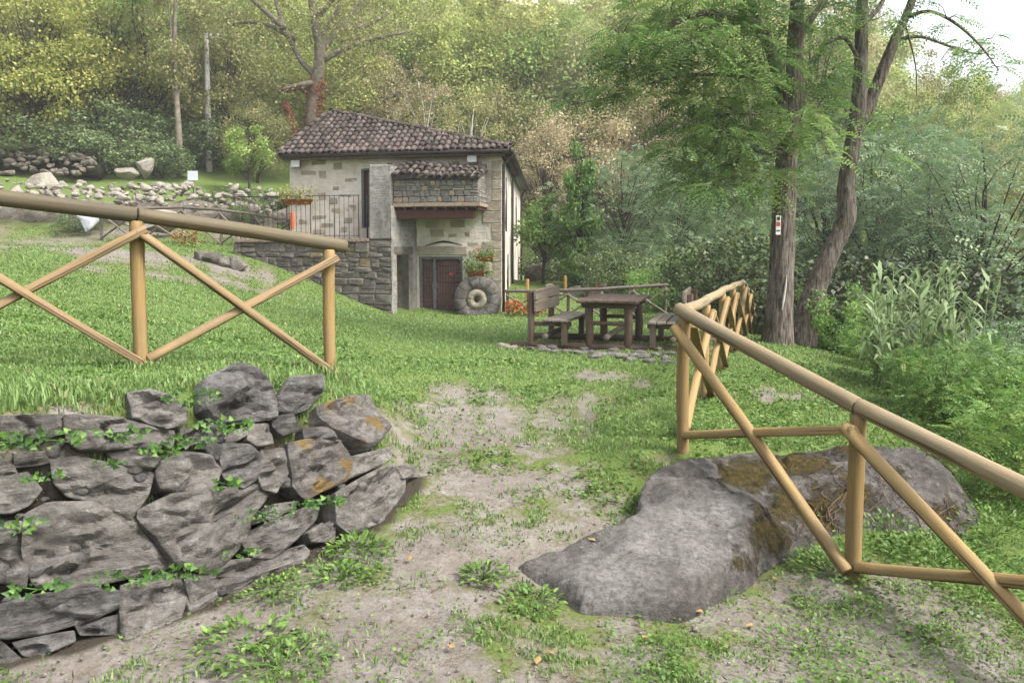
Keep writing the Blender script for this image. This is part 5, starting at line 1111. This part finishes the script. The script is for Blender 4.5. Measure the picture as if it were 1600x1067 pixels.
for px, py, r_, k in [(1300,110,.35,26),(1330,185,.25,14),(1300,60,.35,30),(1370,30,.35,18),(1480,30,.3,12),(1530,85,.3,14),(1560,105,.2,9),(1500,75,.25,10),(1440,55,.25,8),(1395,190,.25,12),(1310,150,.3,20),(1380,240,.2,8),(1290,240,.25,14),(1460,-20,.4,26),(1550,60,.2,6)]:
    cl.append((tuple(at(px, py, 13.8+g.uniform(-.6, .6))), r_, int(k*1.3)))
for q in range(20): cl.append((tuple(at(g.uniform(1260, 1560), g.uniform(-420, -50), 14+g.uniform(-2.5, 2.5))), .6, 34))
fgtree('right of the twin locust trees, leaning forked trunk with mossy foot', tr2, lb2, cl, furrow=.04)
# trail marker plate
mp = at(1216, 352, 13.17); t = thing('trail_marker', mp, 'small white trail marker plate on the upright locust trunk', 'sign')
obj('plate', bevel_box('plate', (.085, .012, .32), .004), M['sign'], t, Matrix.Translation(mp) @ zrot(.1)); obj('red_mark', bevel_box('red_mark', (.06, .006, .07), 0), M['red'], t, Matrix.Translation(mp+Vector((0, -.009, .02))) @ zrot(.1)); obj('dark_mark', bevel_box('dark_mark', (.05, .006, .06), 0), M['black'], t, Matrix.Translation(mp+Vector((0, -.009, .11))) @ zrot(.1))
obj('dark_mark', bevel_box('dark_mark', (.06, .006, .02), 0), M['black'], t, Matrix.Translation(mp+Vector((0, -.009, -.09))) @ zrot(.1))
m = MB(); m.tube([T_(1222,485,.0,13.24)[:3], T_(1224,470,.0,13.25)[:3], T_(1228,445,.0,13.27)[:3], T_(1229,430,.0,13.29)[:3]], [.008, .022, .018, .006], 7, sub=4); obj('bark_scar', m.mesh('bark_scar', True), M['bark_pale'], lt)

# giant reeds
rd_ = thing('reed_clump', at(1450, 560, 10), 'clump of tall pale green reeds right of the twin trees', 'reeds'); sm = MB(); lm = MB()
for k in range(44):
    px = g.uniform(1370, 1530); Y_ = g.uniform(9.0, 10.6); x = (px-800)/F*Y_; z0 = gz(x, Y_); top = at(px, g.uniform(415, 520), Y_).z; b = np.array([x, Y_, z0]); le = g.normal(0, .12, 2); tp = np.array([x+le[0], Y_+le[1], top])
    sm.tube([b, (b+tp)/2+np.array([0, 0, .02]), tp], [.012, .01, .004], 5)
    for q in range(15):
        f = .25+.75*q/14; p = b+(tp-b)*f; a = g.uniform(0, 6.28); d = np.array([math.cos(a), math.sin(a), 0]); L = g.uniform(.3, .55)*(1.15-.4*f); s = np.cross(d, [0, 0, 1]); pts = []
        for j, tq in enumerate((0, .3, .65, 1)):
            c = p+d*L*tq*.65+np.array([0, 0, L*(.95*tq-.8*tq*tq*g.uniform(.4, 1.3))]); wv = (.012, .026, .019, .001)[j]; pts += [c-s*wv, c+s*wv]
        lm.add(pts, [(0, 1, 3, 2), (2, 3, 5, 4), (4, 5, 7, 6)], None, float(g.random()))
obj('stems', sm.mesh('stems'), M['L_reed'], rd_); obj('leaves', lm.mesh('leaves'), M['L_reed'], rd_)

# ------------------------------------------------------------------ wood on the hillside (one mass)
pts = []; sc = []; idx = []; rot = []
gg = np.random.default_rng(99)
for k in range(2600):
    Y_ = 52+200*gg.random()**1.25; x = gg.uniform(-.78, .8)*Y_
    if any((x-q[0])**2+(Y_-q[1])**2 < (3.2+.008*Y_)**2 for q in pts[-400:]): continue
    pxq = CX+F*x/Y_
    if Y_ > 146 and 690 < pxq < 940: continue
    pts.append((x, Y_)); sc.append(gg.uniform(.75, 1.3)*(1+Y_/500)*(.62 if pxq > 1370 else 1)*(.42 if 690 < pxq < 940 and Y_ > 95 else .65 if 690 < pxq < 940 and Y_ > 66 else 1)); idx.append(gg.integers(0, 5)); rot.append(gg.uniform(0, 6.28))
pts = np.array(pts); zz = terr(pts[:, 0], pts[:, 1]); print('wood trees', len(pts))
wm = mesh_np('hillside_wood', np.column_stack([pts, zz-.2]))
for nm, ty, arr in (('scl', 'FLOAT', sc), ('idx', 'INT', idx), ('rot', 'FLOAT', rot)):
    a = wm.attributes.new(nm, ty, 'POINT'); a.data.foreach_set('value', np.array(arr, np.int32 if ty == 'INT' else np.float32))
wob = obj('hillside_wood', wm, M['woodmix'], kind='stuff', label='mixed autumn wood covering the far hillside', cat='wood')
gt = bpy.data.node_groups.new('wood_scatter', 'GeometryNodeTree'); gt.interface.new_socket('Geometry', in_out='INPUT', socket_type='NodeSocketGeometry'); gt.interface.new_socket('Geometry', in_out='OUTPUT', socket_type='NodeSocketGeometry')
N_ = gt.nodes; gi = N_.new('NodeGroupInput'); go = N_.new('NodeGroupOutput'); jn = N_.new('GeometryNodeJoinGeometry'); ip = N_.new('GeometryNodeInstanceOnPoints'); mp_ = N_.new('GeometryNodeMeshToPoints')
firsts = {}
for o in COL.objects:
    if o.name.startswith('crown') and o.data.name.split('_crown')[0] in ('round', 'tall', 'wide', 'airy', 'spread', 'bare'): firsts.setdefault(o.data.name, o)
srcs = list(firsts.values())[:5]
for o in srcs:
    oi = N_.new('GeometryNodeObjectInfo'); oi.transform_space = 'ORIGINAL'; oi.inputs['Object'].default_value = o; oi.inputs['As Instance'].default_value = False
    sm_ = N_.new('GeometryNodeSetMaterial'); sm_.inputs['Material'].default_value = M['woodmix']; gt.links.new(oi.outputs['Geometry'], sm_.inputs['Geometry'])
    g2 = N_.new('GeometryNodeGeometryToInstance'); gt.links.new(sm_.outputs[0], g2.inputs[0]); gt.links.new(g2.outputs[0], jn.inputs[0])
def nattr(nm, ty):
    x = N_.new('GeometryNodeInputNamedAttribute'); x.data_type = ty; x.inputs['Name'].default_value = nm; return x.outputs[0]
cx = N_.new('ShaderNodeCombineXYZ'); gt.links.new(nattr('rot', 'FLOAT'), cx.inputs[2])
gt.links.new(gi.outputs[0], mp_.inputs['Mesh']); gt.links.new(mp_.outputs[0], ip.inputs['Points']); gt.links.new(jn.outputs[0], ip.inputs['Instance']); ip.inputs['Pick Instance'].default_value = True
gt.links.new(nattr('idx', 'INT'), ip.inputs['Instance Index']); gt.links.new(cx.outputs[0], ip.inputs['Rotation']); gt.links.new(nattr('scl', 'FLOAT'), ip.inputs['Scale']); gt.links.new(ip.outputs[0], go.inputs[0])
md = wob.modifiers.new('scatter', 'NODES'); md.node_group = gt
# pale cliff bands near the ridge
for k, (px, py, Y_, sx, sz) in enumerate([(775, 10, 152, 10, 2.6), (860, 4, 156, 9, 2.2), (735, 22, 148, 5, 1.6)]):
    p = at(px, py, Y_); V, T = ico(5); V = V.copy()*np.array([sx, 5, sz]); V += (fbm(V*np.array([.4, .4, 1.0]), 5, k)[:, None])*np.array([2, 2.5, 1.2])
    obj('cliff', mesh_np('cliff', V, None, T), M['cliff'], None, Matrix.Translation((p.x, p.y+3, p.z)), kind='structure')

# ------------------------------------------------------------------ grass, weeds, ivy
g = np.random.default_rng(5); N0 = 400000
yy = 2.4*(30/2.4)**g.random(N0)**1.0; xx = g.uniform(-.72, .72, N0)*yy+g.uniform(-.4, .4, N0)
yy2 = yy
b = bare(xx, yy); sd = wall_sd(xx, yy); pn = n2(xx, yy, 5, 2, 55); front = (sd < .1) & (yy < 6)
pn9 = n2(xx, yy, 11, 3, 58); dens = (1-.7*b)*np.where(front, np.clip(.3+pn*1.3, 0, .8), np.clip(.75+pn*.6, .15, 1)); dens = np.where(b > .4, dens*np.where(pn9+.5*pn > .14, 1.1, .05), dens)
dens = np.where((sd > .0) & (sd < .34) & (yy < 5.5), 0, dens)
hsd = poly_sd(xx, yy, np.array([FRc[:2], FLc[:2], BLc[:2], BRc[:2]])); dens = np.where(hsd > -.02, 0, dens)
tp = np.array([fw(pr[0]-.1, 0, TO)[:2], fw(tl, 0, TO)[:2], fw(tl, 0, -2)[:2], fw(pr[0]-.1, 0, -2)[:2]]); dens = np.where(poly_sd(xx, yy, tp) > 0, 0, dens)
bin_ = poly_sd(xx, yy, ep[:, :2]); dens = np.where(bin_ > .0, 0, dens)
dens = np.where(xx > .52*yy+1.2, dens*.5, dens)
keep = g.random(N0) < dens; x, y = xx[keep], yy[keep]; z = terr(x, y); n = len(x); print('grass', n)
near = np.clip(y/6, .6, 5); L = g.uniform(.016, .036, n)*(1+.22*near)*(1+.5*np.clip(n2(x, y, 1.2, 3, 8), -.6, 1))
edge = (wall_sd(x, y) > .3) & (wall_sd(x, y) < .95) & (y < 6.2); L = np.where(edge, L*g.uniform(1.3, 2.6, n), L)
pm = np.zeros(n, bool)
for q in lf: pm |= (np.hypot(x-q[0], y-q[1]) < .28)
L = np.where(pm, L*1.9, L); W = (.0019+.0011*y*.6)*g.uniform(.7, 1.3, n); a = g.uniform(0, 6.28, n); d = np.stack([np.cos(a), np.sin(a), 0*a], -1); s = np.stack([-np.sin(a), np.cos(a), 0*a], -1); bend = g.uniform(.1, .9, n)[:, None]
P = np.stack([x, y, z-.004], -1); upv = np.array([0, 0, 1.]); L_ = L[:, None]; W_ = W[:, None]
mid = P+upv*L_*.55+d*L_*bend*.25; tip = P+upv*L_*(1-.35*bend)+d*L_*bend*.8
V = np.stack([P-s*W_, P+s*W_, mid+s*W_*.8, mid-s*W_*.8, tip], 1).reshape(-1, 3); k5 = np.arange(n)*5
tone = np.clip(g.normal(.45, .16, n)+.25*n2(x, y, .6, 3, 2)+np.where(g.random(n) < .05, .45, 0), 0, 1)
gme = mesh_np('lawn_grass', V, np.stack([k5, k5+1, k5+2, k5+3], -1), np.stack([k5+3, k5+2, k5+4], -1), np.concatenate([tone, tone]))
obj('lawn_grass', gme, M['grass'], kind='stuff', label='short green grass of the lawn and path edges', cat='grass')
# broad little leaves between the grass
N0 = 150000; yy = 2.4*(11/2.4)**g.random(N0); xx = g.uniform(-.72, .74, N0)*yy; b = bare(xx, yy); pn = n2(xx, yy, 2.6, 4, 91); sd = wall_sd(xx, yy)
front = (sd < .1) & (yy < 6); dens = (1-b*.85)*np.where(front, np.clip(pn*2.2+.12, 0, 1), np.clip(pn*1.3+.1, 0, .7)); dens = np.where((sd > -.02) & (sd < .3) & (yy < 5.5), 0, dens); dens = np.where(poly_sd(xx, yy, ep[:, :2]) > 0, 0, dens)
rt_ = (xx > .36*yy) & (yy < 7); dens = np.where(rt_, np.clip(dens*1.5+.12, 0, 1), dens); dens = np.where((xx > .12*yy) & (yy < 5), np.clip(dens*1.2+.14, 0, 1), dens)
keep = g.random(N0) < dens; x, y = xx[keep], yy[keep]; n = len(x); print('weeds', n); P = np.stack([x, y, terr(x, y)+g.uniform(.004, .03, n)*np.where(x > .36*y, 1.8, 1)], -1)
U = rdir(n, g)*np.array([1, 1, .25]); V, Q = leafq(P, U, rdir(n, g, 2.2), g.uniform(.012, .034, n)*np.clip(y/4.5, .8, 2.2), .8, .12)
m = MB(); m.add(V, Q, None, np.clip(g.normal(.5, .2, n)+.3*n2(x, y, 1.5, 2, 6), 0, 1)); obj('ground_cover', m.mesh('ground_cover'), M['weed'], kind='stuff', label='small broad leaved weeds covering the soil', cat='weeds')
# litter on the bare soil
n = 2600; yy = 2.6*(6.5/2.6)**g.random(n); xx = g.uniform(-.7, .72, n)*yy; ok2 = (bare(xx, yy) > .15) & (poly_sd(xx, yy, ep[:, :2]) < 0); x, y = xx[ok2], yy[ok2]; n = len(x)
P = np.stack([x, y, terr(x, y)+.004], -1); V, Q = leafq(P, rdir(n, g)*np.array([1, 1, .15]), rdir(n, g, 3), g.uniform(.01, .05, n), .18, .05); m = MB(); m.add(V, Q); obj('dry_litter', m.mesh('dry_litter'), M['drystem'], kind='stuff', label='dry stalks and twigs scattered on the bare soil', cat='litter')
n = 1500; yy = 2.6*(7/2.6)**g.random(n); xx = g.uniform(-.7, .72, n)*yy; ok2 = (bare(xx, yy) > .4) & (poly_sd(xx, yy, ep[:, :2]) < -.02); x, y = xx[ok2], yy[ok2]; m = MB(); Vi, Ti = ico(1)
for q in range(len(x)):
    s = g.uniform(.003, .012)*(2 if g.random() < .06 else 1); m.add(Vi*np.array([s, s*g.uniform(.6, 1), s*.6])*g.uniform(.8, 1.2, (len(Vi), 1))+np.array([x[q], y[q], gz(x[q], y[q])]), None, Ti)
obj('gravel', m.mesh('gravel'), M['stone_pale'], kind='stuff', label='small stones scattered on the path', cat='gravel')

def leaf6(P, U, Nn, Sz, asp, lobe):
    n = len(P); U = U/np.linalg.norm(U, axis=1)[:, None]; W = np.cross(Nn, U); W /= np.linalg.norm(W, axis=1)[:, None]+1e-9; N2 = np.cross(U, W); s = np.asarray(Sz)[:, None]*np.ones((n, 1))
    pr_ = [(.12, .55), (.5, .26)] if lobe else [(.28, .36), (.68, .33)]
    pt = lambda q, sg: P+U*s*q[0]+W*s*q[1]*asp*sg*(1 if lobe else 1.2)+N2*s*.07
    V = np.stack([P, pt(pr_[0], 1), pt(pr_[1], 1), P+U*s-N2*s*.08, pt(pr_[1], -1), pt(pr_[0], -1)], 1).reshape(-1, 3); k = np.arange(n)[:, None]*6
    return V, np.concatenate([k+np.array([0, 1, 2, 3]), k+np.array([0, 3, 4, 5])], 1).reshape(-1, 4)
def plant(name, label, loc, n, size, spread, leaf='weed', hgt=.1, asp=.55, cat='weed', normal=(0, 0, 1), stems=8, group=None, lobe=False, an=(1, 1)):
    loc = np.array(loc, float); t = thing(name, tuple(loc), label, cat, group); nz = np.array(normal, float); nz /= np.linalg.norm(nz); m = MB(); sm = MB()
    r = spread*np.sqrt(g.random(n)); a = g.uniform(0, 6.28, n); e1_ = np.cross(nz, [.05, .05, 1])+1e-6; e1_ /= np.linalg.norm(e1_); e2_ = np.cross(nz, e1_)
    P = loc+np.outer(r*np.cos(a)*an[0], e1_)+np.outer(r*np.sin(a)*an[1], e2_)+np.outer(hgt*g.uniform(.2, 1, n)*(1-.6*r/spread), nz)
    U = (P-loc)*1.2+rdir(n, g)*spread*.5; V, Q = leaf6(P, U+1e-4, rdir(n, g)*.5+nz*1.2, size*g.uniform(.5, 1.25, n), asp, lobe); m.add(V, Q, None, np.repeat(np.clip(g.normal(.5, .24, n), 0, 1), 2)); obj('leaves', m.mesh('leaves'), M[leaf], t)
    for q in range(stems): sm.tube([loc-nz*.01, (loc+P[q])/2+nz*.01, P[q]], [.004, .003, .002], 4, cap=False)
    obj('stems', sm.mesh('stems'), M[leaf], t); return t
for px, py, n, s, spd, h_, lab in [(560,862,60,.065,.17,.14,'leafy weed clump at the right foot of the stone wall'),(535,905,44,.06,.13,.1,'leafy weed clump just below the big end stone of the wall'),(385,1010,70,.06,.24,.12,'low weed patch at the bottom left beside the path'),(440,1045,60,.05,.22,.1,'weed patch at the bottom edge left of the path'),(430,930,50,.045,.16,.1,'small weed patch along the foot of the wall'),(755,905,40,.06,.12,.1,'grassy weed tuft left of the boulder shelf'),(830,950,60,.055,.17,.1,'weed tuft in front of the boulder shelf tip'),
   (1290,890,80,.05,.22,.18,'leafy weed clump at the foot of the right fence post'),(1460,880,120,.06,.32,.28,'bushy weeds beneath the low brace at right'),(1530,930,110,.06,.3,.25,'bushy weeds at the lower right edge'),(1390,850,90,.05,.25,.28,'weeds growing against the right of the boulder'),(1550,840,100,.06,.3,.35,'tall weeds right of the boulder under the rail'),(1170,690,60,.07,.25,.1,'broad leaved weeds on the lawn behind the boulder'),(1100,680,50,.06,.22,.09,'weeds at the foot of the first tall fence post'),(1200,640,60,.06,.25,.1,'weeds on the bank behind the near rail'),(1460,1000,40,.05,.15,.08,'small weed rosette in the lower right soil'),(1250,1010,50,.045,.2,.06,'low weed mat at the bottom right centre')]:
    h = hit(px, py); plant('weed_plant', lab, (h.x, h.y, gz(h.x, h.y)), int(n*3.2), s*.66, spd, hgt=h_*.8)
for px, py, n, s, spd, lab in [(60,688,46,.05,.13,'ivy strand along the top left course of the wall'),(20,690,30,.05,.1,'ivy at the left edge of the top course'),(190,680,34,.05,.09,'ivy hanging over the long top slab'),(250,705,34,.05,.1,'ivy below the long top slab'),(290,690,40,.05,.09,'ivy in the gap left of the round stones'),(300,620,60,.045,.11,'ivy bush between the two top boulders'),(350,665,46,.05,.11,'ivy under the big dark top boulder'),(345,755,20,.05,.06,'small leafy plant below the round dark stone'),(410,800,60,.032,.12,'fine leaved fern patch in the centre of the wall'),(505,785,30,.06,.07,'leafy plant in the right joint of the wall'),(465,785,20,.05,.06,'small leafy plant left of the right joint'),(200,900,44,.05,.13,'ivy under the largest left block'),(255,890,26,.05,.08,'ivy tip right of the largest left block'),(60,915,34,.05,.09,'ivy at the lower left joint'),(30,820,28,.05,.08,'ivy at the left edge mid height'),(375,860,30,.035,.08,'fern tuft between the two sloping blocks'),(310,890,20,.045,.06,'ivy beside the central block foot'),(175,1020,24,.045,.08,'small plant at the foot of the wall lower left'),(70,745,24,.045,.07,'ivy behind the flat wedge stone'),(170,725,16,.045,.05,'ivy sprig above the slanted block')]:
    p = onwall(px, py); plant('ivy_plant', lab, p+np.array([.045, -.08, .02]), int(n*.95), s*.62, spd*.8, 'L_ivy', .045, .95, 'ivy', (.45, -.8, .35), 3, None, True, (1.7, .42))
# creeping dry stems over the boulder
ds = thing('dry_creeper', at(1400, 760, 5.0), 'tangle of dry brown creeper stems over the right of the boulder', 'creeper'); m = MB()
for k in range(60):
    px, py = g.uniform(1250, 1530), g.uniform(700, 830); pts = []
    q = np.array([px, py])
    for j in range(5):
        i_ = np.argmin((mx-q[0])**2+(my-q[1])**2); c = np.array([BXd.ravel()[i_], BYd.ravel()[i_], ZB.ravel()[i_]+g.uniform(.005, .03)]); pts.append(c); q = q+g.normal(0, 1, 2)*np.array([14, 10])+np.array([2, 12])
    m.tube(pts, [.004, .004, .003, .003, .002], 4, cap=False, sub=2)
obj('stems', m.mesh('stems'), M['drystem'], ds)
fl = bevel_box('fallen_leaf', (.001, .001, .001), 0); P = np.zeros((1, 3)); 
V = np.array([(0, 0, 0), (.02, .018, .008), (.045, .016, .004), (.06, 0, .012), (.045, -.016, .005), (.02, -.018, .01)]); flm = mesh_np('fallen_leaf', V, [(0, 1, 2, 3), (0, 3, 4, 5)]); flm.materials.append(M['leaf_dead'])
for k, (px, py) in enumerate([(850,1024),(838,1045),(930,848),(1215,905),(1235,918),(330,983),(1130,905),(1100,960),(1420,985),(700,1010),(1280,640),(640,880),(1180,980),(1010,1000)]):
    h = hit(px, py); zz_ = gz(h.x, h.y)
    if k == 2: i_ = np.argmin((mx-px)**2+(my-py)**2); h = Vector((BXd.ravel()[i_], BYd.ravel()[i_], 0)); zz_ = ZB.ravel()[i_]
    obj('fallen_leaf', flm, None, None, Matrix.Translation((h.x, h.y, zz_+.012)) @ zrot(k*1.3) @ Matrix.Scale(.85, 4), label='fallen yellow brown leaf on the ground in the foreground', cat='leaf', group='fallen leaves')

# ------------------------------------------------------------------ air
hm = bpy.data.materials.new('valley haze'); hm.use_nodes = True; ht = hm.node_tree; ht.nodes.clear()
hv = ht.nodes.new('ShaderNodeVolumePrincipled'); hv.inputs['Color'].default_value = (.95, .95, .92, 1); hv.inputs['Density'].default_value = .0011; hv.inputs['Anisotropy'].default_value = .2
hx = ht.nodes.new('ShaderNodeOutputMaterial'); ht.links.new(hv.outputs[0], hx.inputs['Volume'])
m = MB(); m.box((-345, -20, -14), (345, 420, 150)); obj('haze', m.mesh('haze'), hm, kind='stuff', label='thin pale haze filling the valley', cat='haze')
